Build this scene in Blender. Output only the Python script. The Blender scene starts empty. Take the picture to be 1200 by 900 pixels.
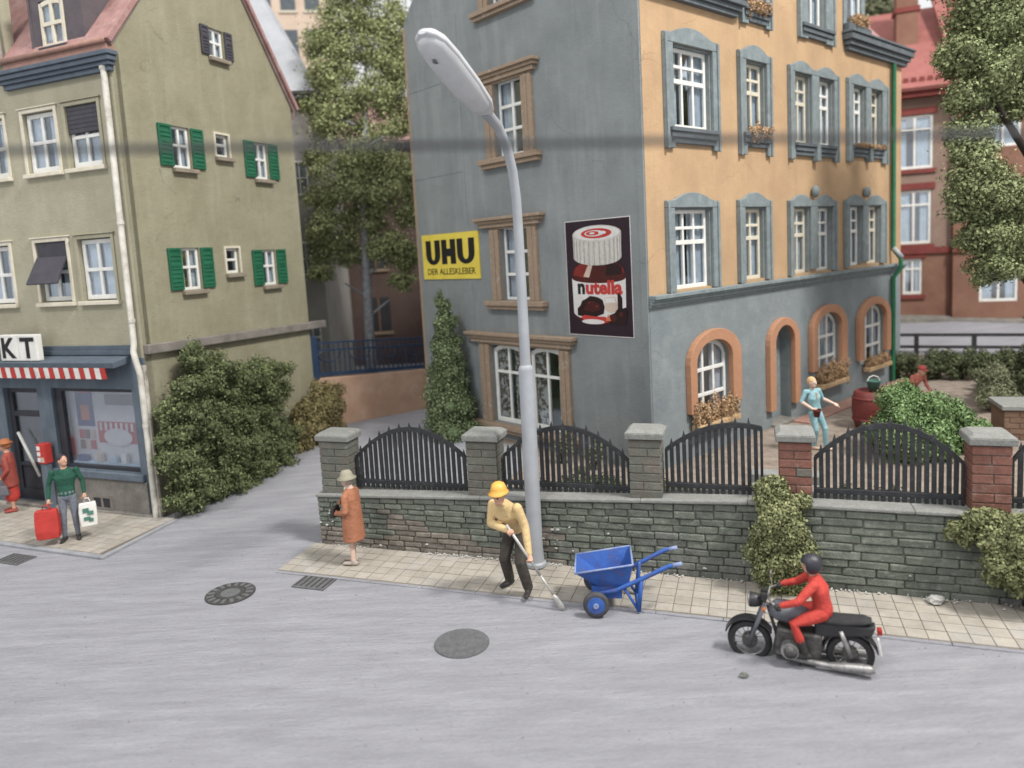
import bpy, bmesh, math, random
import numpy as np
from mathutils import Vector, Matrix
from mathutils.bvhtree import BVHTree
R = math.radians
rnd = random.Random(7)
sc = bpy.context.scene
col = sc.collection

# ---------------------------------------------------------------- camera
PITCH, ROLL, FPX = R(6.42), R(3.35), 860.0
fw = Vector((0, math.cos(PITCH), -math.sin(PITCH)))
r0 = Vector((1, 0, 0)); u0 = r0.cross(fw)
cx = math.cos(ROLL)*r0 - math.sin(ROLL)*u0
cy = math.sin(ROLL)*r0 + math.cos(ROLL)*u0
cd = bpy.data.cameras.new('camera'); cam = bpy.data.objects.new('camera', cd); col.objects.link(cam)
m = Matrix((cx, cy, -fw)).transposed().to_4x4(); m.translation = Vector((0, 0, 5.2)); cam.matrix_world = m
cd.sensor_width = 36; cd.sensor_fit = 'HORIZONTAL'; cd.lens = FPX/1200*36
cd.shift_x = (600-575)/1200.0; cd.shift_y = -(450-393)/1200.0
cd.clip_start = 0.05; cd.clip_end = 500
cd.dof.use_dof = True; cd.dof.focus_distance = 11.9; cd.dof.aperture_fstop = 0.34
sc.camera = cam
# ---------------------------------------------------------------- light: bright exhibition hall
w = bpy.data.worlds.new('World'); sc.world = w; w.use_nodes = True
bg = w.node_tree.nodes['Background']; bg.inputs[0].default_value = (0.975, 0.985, 1.0, 1); bg.inputs[1].default_value = 0.95
def area(name, loc, target, size, power, color):
    ld = bpy.data.lights.new(name, 'AREA'); ld.shape = 'RECTANGLE'; ld.size = size[0]; ld.size_y = size[1]
    ld.energy = power; ld.color = color
    o = bpy.data.objects.new(name, ld); col.objects.link(o); o.location = loc
    o.rotation_euler = (Vector(target)-Vector(loc)).to_track_quat('-Z', 'Y').to_euler()
    return o
area('hall_lamp', (22, -4, 40), (1, 13, 1), (8, 5), 27000, (1.0, 0.965, 0.91))
area('hall_lamp', (-20, -12, 42), (-2, 13, 1), (12, 7), 11000, (1.0, 0.98, 0.95))
vs = sc.view_settings; vs.view_transform = 'Standard'; vs.look = 'None'; vs.exposure = 0.0; vs.gamma = 1.0
try: vs.use_curve_mapping = False
except Exception: pass

# ---------------------------------------------------------------- materials
def lin(h):
    h = h.lstrip('#'); c = [int(h[i:i+2], 16)/255 for i in (0, 2, 4)]
    return tuple((x/12.92 if x <= .04045 else ((x+.055)/1.055)**2.4) for x in c)
MATS = {}
def desat(c, k):
    l = .3*c[0]+.59*c[1]+.11*c[2]; return tuple(l+(x-l)*k for x in c)
def mat(name, c, rough=.75, c2=None, scale=2.5, fine=.12, fscale=45, bump=.25, bscale=60, stretch=(1, 1, 1), metal=0, spec=.3, rand=0.0, stain=None, stain_amt=.5, stain_scale=1.2, streak=False, bdist=.02, lo=.35, hi=.68, sat=.88, rotz=0.0, crack=0.0, chip=None):
    if name in MATS: return MATS[name]
    mt = bpy.data.materials.new(name); mt.use_nodes = True; nt = mt.node_tree; N = nt.nodes; L = nt.links
    b = N['Principled BSDF']; b.inputs['Roughness'].default_value = rough; b.inputs['Metallic'].default_value = metal
    b.inputs['Specular IOR Level'].default_value = spec
    a = desat(lin(c) if isinstance(c, str) else c, sat)
    a2 = desat((lin(c2) if isinstance(c2, str) else c2), sat) if c2 else tuple(x*.78 for x in a)
    geo = N.new('ShaderNodeNewGeometry'); mp = N.new('ShaderNodeMapping'); mp.inputs['Scale'].default_value = stretch; mp.inputs['Rotation'].default_value = (0, 0, rotz)
    L.new(geo.outputs['Position'], mp.inputs['Vector'])
    def noise(s, det=5, ro=.6, vec=mp.outputs['Vector']):
        n = N.new('ShaderNodeTexNoise'); n.inputs['Scale'].default_value = s; n.inputs['Detail'].default_value = det; n.inputs['Roughness'].default_value = ro
        L.new(vec, n.inputs['Vector']); return n.outputs['Fac']
    def ramp(src, p0, p1):
        r = N.new('ShaderNodeMapRange'); r.inputs['From Min'].default_value = p0; r.inputs['From Max'].default_value = p1
        L.new(src, r.inputs['Value']); return r.outputs['Result']
    def mix(f, A, B, mode='MIX'):
        mx = N.new('ShaderNodeMix'); mx.data_type = 'RGBA'; mx.blend_type = mode
        if isinstance(f, float): mx.inputs['Factor'].default_value = f
        else: L.new(f, mx.inputs['Factor'])
        for s, v in ((6, A), (7, B)):
            if isinstance(v, tuple): mx.inputs[s].default_value = (*v, 1)
            else: L.new(v, mx.inputs[s])
        return mx.outputs[2]
    out = mix(ramp(noise(scale), lo, hi), a, a2)
    if stain:
        st = lin(stain) if isinstance(stain, str) else stain
        if streak:
            mp2 = N.new('ShaderNodeMapping'); mp2.inputs['Scale'].default_value = (1, 1, .12); L.new(geo.outputs['Position'], mp2.inputs['Vector'])
            f = ramp(noise(stain_scale*2.2, 6, .65, mp2.outputs['Vector']), .5, .8)
        else: f = ramp(noise(stain_scale, 7, .7), .52, .75)
        ml = N.new('ShaderNodeMath'); ml.operation = 'MULTIPLY'; ml.inputs[1].default_value = stain_amt; L.new(f, ml.inputs[0])
        out = mix(ml.outputs[0], out, st)
    if chip:
        ch_ = lin(chip); f = ramp(noise(fscale*.35, 4, .75), .66, .72); ml = N.new('ShaderNodeMath'); ml.operation = 'MULTIPLY'; ml.inputs[1].default_value = .75; L.new(f, ml.inputs[0]); out = mix(ml.outputs[0], out, ch_)
    if crack:
        wv = N.new('ShaderNodeTexNoise'); wv.inputs['Scale'].default_value = 2.2; wv.inputs['Detail'].default_value = 5; L.new(geo.outputs['Position'], wv.inputs['Vector'])
        va = N.new('ShaderNodeVectorMath'); va.operation = 'MULTIPLY_ADD'; va.inputs[1].default_value = (.5, .5, .5); L.new(wv.outputs['Color'], va.inputs[0]); L.new(geo.outputs['Position'], va.inputs[2])
        vo = N.new('ShaderNodeTexVoronoi'); vo.feature = 'DISTANCE_TO_EDGE'; vo.inputs['Scale'].default_value = .55; L.new(va.outputs[0], vo.inputs['Vector'])
        f = ramp(vo.outputs['Distance'], .007, .002); g2 = ramp(noise(.9, 3, .5, geo.outputs['Position']), .5, .62)
        ml = N.new('ShaderNodeMath'); ml.operation = 'MULTIPLY'; L.new(f, ml.inputs[0]); L.new(g2, ml.inputs[1]); m3 = N.new('ShaderNodeMath'); m3.operation = 'MULTIPLY'; m3.inputs[1].default_value = crack; L.new(ml.outputs[0], m3.inputs[0])
        out = mix(m3.outputs[0], out, tuple(x*.35 for x in a))
    if fine:
        g = ramp(noise(fscale, 3, .7), .25, .75)
        k = N.new('ShaderNodeMapRange'); k.inputs['To Min'].default_value = 1-fine; k.inputs['To Max'].default_value = 1+fine; L.new(g, k.inputs['Value'])
        cmb = N.new('ShaderNodeCombineColor')
        for i in range(3): L.new(k.outputs['Result'], cmb.inputs[i])
        out = mix(1.0, out, cmb.outputs[0], 'MULTIPLY')
    if rand:
        oi = N.new('ShaderNodeObjectInfo'); k = N.new('ShaderNodeMapRange'); k.inputs['To Min'].default_value = 1-rand; k.inputs['To Max'].default_value = 1+rand
        L.new(oi.outputs['Random'], k.inputs['Value']); cmb = N.new('ShaderNodeCombineColor')
        for i in range(3): L.new(k.outputs['Result'], cmb.inputs[i])
        out = mix(1.0, out, cmb.outputs[0], 'MULTIPLY')
    L.new(out, b.inputs['Base Color'])
    if bump:
        bp = N.new('ShaderNodeBump'); bp.inputs['Strength'].default_value = bump; bp.inputs['Distance'].default_value = bdist
        ad = N.new('ShaderNodeMath'); ad.operation = 'ADD'; L.new(noise(bscale, 6, .7), ad.inputs[0]); L.new(noise(bscale*.18, 4), ad.inputs[1])
        L.new(ad.outputs[0], bp.inputs['Height']); L.new(bp.outputs['Normal'], b.inputs['Normal'])
    MATS[name] = mt; return mt
def glassmat(name, tint=(.9, .95, 1), fac=.16, rough=.08):
    mt = bpy.data.materials.new(name); mt.use_nodes = True; nt = mt.node_tree; N = nt.nodes; L = nt.links
    N.remove(N['Principled BSDF']); o = N['Material Output']
    t = N.new('ShaderNodeBsdfTransparent'); t.inputs[0].default_value = (*tint, 1)
    g = N.new('ShaderNodeBsdfGlossy'); g.inputs['Roughness'].default_value = rough; g.inputs['Color'].default_value = (.85, .9, .95, 1)
    mx = N.new('ShaderNodeMixShader'); mx.inputs[0].default_value = fac
    L.new(t.outputs[0], mx.inputs[1]); L.new(g.outputs[0], mx.inputs[2]); L.new(mx.outputs[0], o.inputs[0])
    MATS[name] = mt; return mt

M = {}
M['road'] = mat('road', '#9a9aa1', .9, '#898990', 4.2, .13, 75, 1.0, 60, stretch=(.22, 1.35, 1), stain='#a9a9ad', stain_amt=.6, stain_scale=2.2, bdist=.025, rotz=R(17), crack=.12, chip='#828288', lo=.3, hi=.72)
M['path'] = mat('path', '#8b8e94', .9, '#7a7d83', 1.5, .1, 60, .5, 25, stain='#a4a6ab', stain_amt=.6)
M['garden'] = mat('garden', '#94867a', .95, '#756a5f', 4, .25, 40, .8, 30, stain='#6d6157', stain_amt=.7, stain_scale=3)
M['tile'] = mat('tile', '#a29b90', .88, '#938c81', 4, .12, 50, .35, 60, rand=.07, stain='#9a9997', stain_amt=.85, stain_scale=1.1)
M['tile_grout'] = mat('tile_grout', '#7b7062', .95, '#8a8379', 2)
M['kerb'] = mat('kerb', '#94969b', .9, '#7e8085', 3, .12, 40, .4, 40)
M['stone_green'] = mat('stone_green', '#6b7167', .88, '#5a6158', 6, .22, 40, 1.0, 30, rand=.1, stain='#8e9089', stain_amt=.7, stain_scale=7, chip='#9b9b94')
M['stone_brown'] = mat('stone_brown', '#7c746b', .88, '#6a645c', 6, .22, 40, 1.0, 30, rand=.1, stain='#94918a', stain_amt=.7, stain_scale=7, chip='#a09d96')
M['stone_grey'] = mat('stone_grey', '#72756f', .88, '#5f625c', 6, .22, 40, 1.0, 30, rand=.1, stain='#93948e', stain_amt=.7, stain_scale=7, chip='#9f9f99')
M['mortar'] = mat('mortar', '#63655d', .95, '#72726a', 8)
M['coping'] = mat('coping', '#898a87', .92, '#757672', 4, .2, 40, .9, 30, stain='#a4a39e', stain_amt=.7, stain_scale=4, chip='#6a6b67')
M['brick_red'] = mat('brick_red', '#84584b', .88, '#714b40', 6, .2, 40, .8, 35, rand=.12, stain='#8c8078', stain_amt=.6, stain_scale=5, chip='#94877e')
M['brick_green'] = mat('brick_green', '#62675f', .88, '#6b635a', 4, .2, 40, .8, 35, rand=.1, stain='#85867e', stain_amt=.6, stain_scale=6, chip='#97978f')
M['fence'] = mat('fence', '#26282c', .5, '#1e2023', 6, .15, 50, .4, 50, spec=.5, stain='#54575b', stain_amt=.45, stain_scale=9)
M['grey_plaster'] = mat('grey_plaster', '#828889', .9, '#757b7d', 1.1, .1, 70, .6, 40, stain='#949898', stain_amt=.75, stain_scale=1.3, streak=True, crack=.28, chip='#989c9c')
M['low_plaster'] = mat('low_plaster', '#7f888b', .9, '#737c80', 1.4, .1, 70, .6, 40, stain='#929898', stain_amt=.65, stain_scale=1.6, crack=.3, chip='#8f9698')
M['ochre'] = mat('ochre', '#b99871', .9, '#ac8c68', 1.3, .08, 60, .5, 35, stain='#a0876b', stain_amt=.8, stain_scale=1.3, streak=True, crack=.3, chip='#c9ab86')
M['trim_grey'] = mat('trim_grey', '#7c878a', .85, '#6d787b', 5, .15, 60, .5, 45, stain='#9aa0a0', stain_amt=.65, stain_scale=6, chip='#a5aaa8')
M['trim_dark'] = mat('trim_dark', '#5d656b', .8, '#525a60', 4, .1, 60, .25, 50, stain='#858a8c', stain_amt=.5, stain_scale=5)
M['trim_brown'] = mat('trim_brown', '#9a8570', .85, '#87735f', 6, .18, 50, .6, 40, stain='#bdb3a6', stain_amt=.75, stain_scale=6, chip='#c2b9ae')
M['terracotta'] = mat('terracotta', '#b1805f', .8, '#a47354', 4, .12, 50, .35, 40, stain='#b99a82', stain_amt=.5, stain_scale=4)
M['frame_white'] = mat('frame_white', '#dcdcd8', .6, '#cfcec8', 6, .06, 60, .15, 60)
M['frame_cream'] = mat('frame_cream', '#cfc8b6', .65, '#c1b8a2', 6, .08, 60, .2, 60)
M['curtain'] = mat('curtain', '#cfcdc9', .9, '#b5b4b2', 5, .05, 40, 0)
M['curtain_brown'] = mat('curtain_brown', '#6b5040', .9, '#c9bfae', 9, .1, 40, 0, lo=.46, hi=.54)
M['interior'] = mat('interior', '#3a3b3f', .9)
M['green_plaster'] = mat('green_plaster', '#948f76', .92, '#878269', 1.2, .12, 60, .9, 30, stain='#a09d8b', stain_amt=.6, stain_scale=1.5, streak=True, crack=.4, chip='#a5a291')
M['green_plaster2'] = mat('green_plaster2', '#a49f88', .92, '#98937c', 1.2, .12, 60, .8, 30, stain='#8d8a76', stain_amt=.6, stain_scale=1.4, streak=True, chip='#b0ad9b')
M['shutter'] = mat('shutter', '#0c6344', .5, '#0a5439', 5, .06, 40, .15, 40, spec=.4)
M['shutter_dark'] = mat('shutter_dark', '#45434a', .6, '#393840', 5, .1)
M['sill_brown'] = mat('sill_brown', '#8d8171', .8, '#7d7263', 6)
M['roof_pink'] = mat('roof_pink', '#a47d78', .85, '#8f6965', 4, .15, 40, .6, 30, stain='#b9a7a2', stain_amt=.6, stain_scale=3)
M['verge'] = mat('verge', '#86716b', .85, '#74605b', 4)
M['roof_slate'] = mat('roof_slate', '#5d5559', .8, '#514a4f', 3, .12, 40, .4, 25)
M['copper'] = mat('copper', '#a2796b', .7, '#8d6b5e', 4, .12)
M['slate_blue'] = mat('slate_blue', '#55606c', .7, '#4a5460', 4, .08, 50, .2, 50)
M['shop_blue'] = mat('shop_blue', '#5f6b77', .7, '#535f6b', 2.5, .1, 50, .3, 50, stain='#79838c', stain_amt=.5, stain_scale=2.5, streak=True)
M['shop_dark'] = mat('shop_dark', '#37383f', .55, '#2e2f36', 3)
M['peeling'] = mat('peeling', '#b9b5ab', .85, '#8c8476', 6, .2, 40, .6, 30, stain='#5f5a52', stain_amt=.85, stain_scale=5)
M['pipe_white'] = mat('pipe_white', '#c9c6bd', .7, '#b2aea3', 5, .12, 40, .2, 40, stain='#8e8676', stain_amt=.6, stain_scale=5)
M['pipe_green'] = mat('pipe_green', '#1d6a48', .5, '#185a3c', 5, .08)
M['concrete'] = mat('concrete', '#85817a', .9, '#6b6862', 2.5, .2, 40, .7, 30, stain='#a19c92', stain_amt=.8, stain_scale=2.2, crack=.5, chip='#a7a297')
M['ledge'] = mat('ledge', '#837d76', .9, '#6d6862', 3, .15, 40, .4, 30)
M['white'] = mat('white', '#d9d8d3', .7, '#c9c7c0', 4, .06)
M['black'] = mat('black', '#1d1d20', .6, '#18181b', 4)
M['red'] = mat('red', '#bb2f27', .6, '#a82820', 4, .06)
M['yellow'] = mat('yellow', '#dcc62c', .6, '#cfb824', 3, .05, 60, .08)
M['peach'] = mat('peach', '#c4a188', .9, '#b38e75', 1.6, .1, 50, .3, 30, stain='#cdb6a2', stain_amt=.7, stain_scale=1.3)
M['rail_blue'] = mat('rail_blue', '#33455e', .5, '#243b59', 5, .08)
M['lamp_grey'] = mat('lamp_grey', '#989ca2', .5, '#8d9197', 3, .04, 50, .08, 50, spec=.4)
M['lamp_pale'] = mat('lamp_pale', '#bdbfc2', .45, '#b2b4b8', 3, .03, 50, .05, 50)
M['iron'] = mat('iron', '#3b3b3a', .8, '#4a4947', 12, .25, 40, .8, 45)
M['iron_pale'] = mat('iron_pale', '#66676a', .88, '#57585a', 12, .25, 40, .9, 45, chip='#808184')
M['brick_far'] = mat('brick_far', '#84604f', .9, '#775344', 1.2, .1, 20, .4, 12, stain='#93705f', stain_amt=.5, stain_scale=1)
M['brick_tan'] = mat('brick_tan', '#8d776a', .9, '#80695d', 1.2, .1, 20, .4, 12)
M['red_trim'] = mat('red_trim', '#7e3b36', .85, '#70332f', 3)
M['roof_red'] = mat('roof_red', '#a2635c', .8, '#945750', 1.5, .1, 25, .4, 12)
M['maroon'] = mat('maroon', '#62504a', .9, '#53433e', .8, .15, 20, .4, 10)
M['roof_pale'] = mat('roof_pale', '#a6a9ae', .85, '#989ba1', 1.2, .08, 25, .3, 14)
M['wall_pale'] = mat('wall_pale', '#a6a29c', .9, '#98958f', 1.2, .08, 25, .3, 14)
M['beige'] = mat('beige', '#d1bba7', .9, '#c3ad98', 1.2, .06, 25, .2, 14)
M['blue_roof'] = mat('blue_roof', '#7b8994', .8, '#6d7b86', 1.0, .06)
M['flower'] = mat('flower', '#a98460', .95, '#bb9a74', 9, .25, 40, .5, 40)
M['flower2'] = mat('flower2', '#bda27a', .95, '#9c7a54', 9, .25, 40, .5, 40)
M['box_brown'] = mat('box_brown', '#7b6150', .85, '#69513f', 5)
M['barrel'] = mat('barrel', '#74332f', .5, '#652a27', 5, .08)
M['teal'] = mat('teal', '#4f7f73', .6, '#42705f', 6)
M['bark_white'] = mat('bark_white', '#9c9ea3', .9, '#77787c', 9, .25, 30, .6, 20)
M['bark_dark'] = mat('bark_dark', '#3b3430', .9, '#2c2724', 6, .2, 30, .6, 20)
M['grit'] = mat('grit', '#b9b8b4', .9, '#9c9b97', 9)
M['earth'] = mat('earth', '#6b5f55', .95, '#564b42', 4, .3, 30, .6, 20)
def leafset(p, *hx):
    return [mat(f'{p}_{i}', h, .9, None, 3, .2, 25, 0, rand=0) for i, h in enumerate(hx)]
LEAF_HEDGE = leafset('leaf_hedge', '#656f47', '#545e3b', '#808959', '#2b3520')
LEAF_OCHRE = leafset('leaf_ochre', '#857a4e', '#746a42', '#968b5c', '#463b1e')
LEAF_CONIF = leafset('leaf_conifer', '#667550', '#566644', '#7f8d63', '#333f28')
LEAF_WALL = leafset('leaf_wall', '#868a5c', '#757a50', '#9c9f6e', '#474b29')
LEAF_BRIGHT = leafset('leaf_bright', '#6d8a52', '#5b7745', '#8aa36c', '#38492a')
LEAF_TREE = leafset('leaf_tree', '#808a5c', '#707950', '#9ca473', '#2d3620')
LEAF_MID = leafset('leaf_mid', '#959d66', '#838c59', '#b2b981', '#2d3620')
LEAF_DARK = leafset('leaf_dark', '#586040', '#495136', '#69704d', '#272d1b')
LEAF_PALE = leafset('leaf_pale', '#7b7f60', '#6d7153', '#8d9170', '#4a4f38')
glassmat('glass'); glassmat('shop_glass', (.9, .92, .95), .2, .2)
M['glass'] = MATS['glass']; M['shop_glass'] = MATS['shop_glass']

# ---------------------------------------------------------------- mesh helpers
def tag(o, label=None, cat=None, group=None, kind=None):
    if label: o['label'] = label
    if cat: o['category'] = cat
    if group: o['group'] = group
    if kind: o['kind'] = kind
    return o
def empty(name, loc=(0, 0, 0), rz=0, label=None, cat=None, group=None, rot=None):
    o = bpy.data.objects.new(name, None); col.objects.link(o); o.location = loc
    o.rotation_euler = rot if rot else (0, 0, rz); o.empty_display_size = .2
    return tag(o, label, cat, group)
def ident(p): return p
class MB:
    def __init__(s, T=ident): s.v = []; s.f = []; s.m = []; s.T = T
    def add(s, vs, fs, mi=0):
        k = len(s.v); s.v += [s.T(tuple(p)) for p in vs]; s.f += [tuple(i+k for i in f) for f in fs]; s.m += [mi]*len(fs); return s
    def box(s, x0, x1, y0, y1, z0, z1, mi=0):
        return s.add([(x0,y0,z0),(x1,y0,z0),(x1,y1,z0),(x0,y1,z0),(x0,y0,z1),(x1,y0,z1),(x1,y1,z1),(x0,y1,z1)],
                     [(0,3,2,1),(4,5,6,7),(0,1,5,4),(1,2,6,5),(2,3,7,6),(3,0,4,7)], mi)
    def hexa(s, p, mi=0):
        return s.add(p, [(0,3,2,1),(4,5,6,7),(0,1,5,4),(1,2,6,5),(2,3,7,6),(3,0,4,7)], mi)
    def prism(s, poly, a, b, axis=1, mi=0):       # poly: 2-D points; extruded along axis from a to b
        def P(q, t):
            if axis == 1: return (q[0], t, q[1])
            if axis == 0: return (t, q[0], q[1])
            return (q[0], q[1], t)
        n = len(poly); vs = [P(q, a) for q in poly]+[P(q, b) for q in poly]
        fs = [tuple(range(n)), tuple(range(2*n-1, n-1, -1))]+[(i, (i+1) % n, n+(i+1) % n, n+i) for i in range(n)]
        return s.add(vs, fs, mi)
    def ring(s, outer, inner, a, b, axis=1, mi=0): # open or closed band between two equal-length polylines
        def P(q, t): return (q[0], t, q[1]) if axis == 1 else ((t, q[0], q[1]) if axis == 0 else (q[0], q[1], t))
        vs = []; fs = []; n = len(outer)
        for o_, i_ in zip(outer, inner): vs += [P(o_, a), P(i_, a), P(i_, b), P(o_, b)]
        for k in range(n-1):
            for j in range(4): fs.append((4*k+j, 4*k+(j+1) % 4, 4*k+4+(j+1) % 4, 4*k+4+j))
        fs += [(3, 2, 1, 0), (4*n-4, 4*n-3, 4*n-2, 4*n-1)]
        return s.add(vs, fs, mi)
    def tube(s, path, rad, n=8, mi=0, side=None, cap=True):
        path = [Vector(p) for p in path]; k = len(path); vs = []; fs = []
        for i, p in enumerate(path):
            t = (path[min(i+1, k-1)]-path[max(i-1, 0)])
            if t.length < 1e-9: t = Vector((0, 0, 1))
            t.normalize()
            a = Vector(side) if side else (Vector((0, 0, 1)) if abs(t.z) < .9 else Vector((1, 0, 0)))
            a = a - t*a.dot(t)
            if a.length < 1e-6: a = t.orthogonal()
            a.normalize(); b = t.cross(a)
            r = rad[i] if isinstance(rad, (list, tuple)) else rad
            ra, rb = r if isinstance(r, (list, tuple)) else (r, r)
            for j in range(n):
                an = 2*math.pi*j/n; vs.append(p + a*ra*math.cos(an) + b*rb*math.sin(an))
        for i in range(k-1):
            for j in range(n):
                fs.append((i*n+j, i*n+(j+1) % n, (i+1)*n+(j+1) % n, (i+1)*n+j))
        if cap: fs.append(tuple(range(n-1, -1, -1))); fs.append(tuple((k-1)*n+j for j in range(n)))
        return s.add([tuple(q) for q in vs], fs, mi)
    def lathe(s, prof, n=16, c=(0, 0, 0), axis='z', mi=0):
        vs = []; fs = []; k = len(prof)
        for r, z in prof:
            for j in range(n):
                a = 2*math.pi*j/n; x, y = r*math.cos(a), r*math.sin(a)
                q = {'z': (x, y, z), 'y': (x, z, y), 'x': (z, x, y)}[axis]
                vs.append((q[0]+c[0], q[1]+c[1], q[2]+c[2]))
        for i in range(k-1):
            for j in range(n): fs.append((i*n+j, i*n+(j+1) % n, (i+1)*n+(j+1) % n, (i+1)*n+j))
        fs.append(tuple(range(n-1, -1, -1))); fs.append(tuple((k-1)*n+j for j in range(n)))
        return s.add(vs, fs, mi)
    def ball(s, c, r, n=10, mi=0, rot=None):
        rx, ry, rz = r if isinstance(r, (list, tuple)) else (r, r, r); vs = []; fs = []; h = max(4, n//2+1)
        Rm = rot if rot else Matrix.Identity(3); c = Vector(c)
        for i in range(1, h):
            a = math.pi*i/h
            for j in range(n):
                b = 2*math.pi*j/n; vs.append(tuple(c+Rm@Vector((rx*math.sin(a)*math.cos(b), ry*math.sin(a)*math.sin(b), rz*math.cos(a)))))
        vs.append(tuple(c+Rm@Vector((0, 0, rz)))); vs.append(tuple(c+Rm@Vector((0, 0, -rz)))); t = len(vs)-2
        for i in range(h-2):
            for j in range(n): fs.append((i*n+j, i*n+(j+1) % n, (i+1)*n+(j+1) % n, (i+1)*n+j))
        for j in range(n): fs.append((t, (j+1) % n, j)); fs.append((t+1, (h-2)*n+j, (h-2)*n+(j+1) % n))
        return s.add(vs, fs, mi)
    def mesh(s, name, mats, smooth=False):
        me = bpy.data.meshes.new(name); me.from_pydata(s.v, [], s.f)
        bm = bmesh.new(); bm.from_mesh(me); bmesh.ops.recalc_face_normals(bm, faces=bm.faces); bm.to_mesh(me); bm.free()
        if not isinstance(mats, (list, tuple)): mats = [mats]
        for q in mats: me.materials.append(M[q] if isinstance(q, str) else q)
        if len(mats) > 1: me.polygons.foreach_set('material_index', s.m)
        if smooth: me.polygons.foreach_set('use_smooth', [True]*len(me.polygons))
        return me
    def build(s, name, mats, parent=None, smooth=False, bevel=0, seg=2):
        return place(name, s.mesh(name, mats, smooth), parent, bevel=bevel, seg=seg)
def place(name, me, parent=None, loc=None, rot=None, scale=None, bevel=0, seg=2):
    o = bpy.data.objects.new(name, me); col.objects.link(o); o.parent = parent
    if loc: o.location = loc
    if rot: o.rotation_euler = rot
    if scale: o.scale = scale
    if bevel:
        b = o.modifiers.new('bevel', 'BEVEL'); b.width = bevel; b.segments = seg; b.limit_method = 'ANGLE'; b.angle_limit = R(40)
    return o
def autosmooth(o, ang=40):
    me = o.data; me.polygons.foreach_set('use_smooth', [True]*len(me.polygons))
    bm = bmesh.new(); bm.from_mesh(me)
    for e in bm.edges:
        if len(e.link_faces) == 2 and e.calc_face_angle() > R(ang): e.smooth = False
    bm.to_mesh(me); bm.free(); return o
def arc(c, r, a0, a1, n, ry=None):
    ry = r if ry is None else ry
    return [(c[0]+r*math.cos(a0+(a1-a0)*i/n), c[1]+ry*math.sin(a0+(a1-a0)*i/n)) for i in range(n+1)]
def text_mesh(s, bold=0.0, depth=.004):
    cu = bpy.data.curves.new('t', 'FONT'); cu.body = s; cu.size = 1; cu.offset = bold; cu.extrude = .02; cu.resolution_u = 3
    o = bpy.data.objects.new('t', cu); col.objects.link(o); bpy.context.view_layer.update()
    dg = bpy.context.evaluated_depsgraph_get(); me = bpy.data.meshes.new_from_object(o.evaluated_get(dg))
    v = np.array([x.co[:] for x in me.vertices]); f = [tuple(p.vertices) for p in me.polygons]
    bpy.data.objects.remove(o); bpy.data.curves.remove(cu); bpy.data.meshes.remove(me)
    v[:, :2] -= v[:, :2].min(0); v[:, :2] /= v[:, :2].max(0)
    v[:, 2] = (v[:, 2]-v[:, 2].min())/max(1e-6, np.ptp(v[:, 2]))*depth
    return v, f                                   # unit box in x,y
# facade frames: F runs along local x (outside is -y), G runs along local y (outside is -x); (u, d out, z)
def Fm(z0): return lambda p: (p[0], -p[1], p[2]-z0)
def Gm(z0): return lambda p: (-p[1], p[0], p[2]-z0)

def wall(T, u0, u1, z0, ztop, openings, thick=.22, d0=0.0):
    """solid wall with real openings; ztop = list of (u, z); openings (u0,u1,z0,z1,rise)"""
    mb = MB(T)
    def top(u):
        for (a, za), (b, zb) in zip(ztop, ztop[1:]):
            if a-1e-9 <= u <= b+1e-9: return za+(zb-za)*(u-a)/max(1e-9, b-a)
        return ztop[-1][1]
    cuts = {round(u0, 4), round(u1, 4)} | {round(q[0], 4) for q in ztop if u0 < q[0] < u1}
    for o in openings:
        cuts |= {round(o[0], 4), round(o[1], 4)}
        if o[4]:
            for i in range(1, 12): cuts.add(round(o[0]+(o[1]-o[0])*i/12, 4))
    cuts = sorted(c for c in cuts if u0-1e-6 <= c <= u1+1e-6)
    def otop(o, u):
        if not o[4]: return o[3]
        c = (o[0]+o[1])/2; h = (o[1]-o[0])/2; t = max(0, 1-((u-c)/h)**2); return o[3]-o[4]+o[4]*math.sqrt(t)
    for a, b in zip(cuts, cuts[1:]):
        mid = (a+b)/2; op = sorted([o for o in openings if o[0] < mid < o[1]], key=lambda o: o[2])
        la, lb = z0, z0
        for o in op+[None]:
            ha, hb = (o[2], o[2]) if o else (top(a), top(b))
            if ha-la > 1e-4 or hb-lb > 1e-4:
                mb.hexa([(a, d0, la), (b, d0, lb), (b, d0-thick, lb), (a, d0-thick, la), (a, d0, ha), (b, d0, hb), (b, d0-thick, hb), (a, d0-thick, ha)])
            if o: la, lb = otop(o, a), otop(o, b)
    return mb

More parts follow.
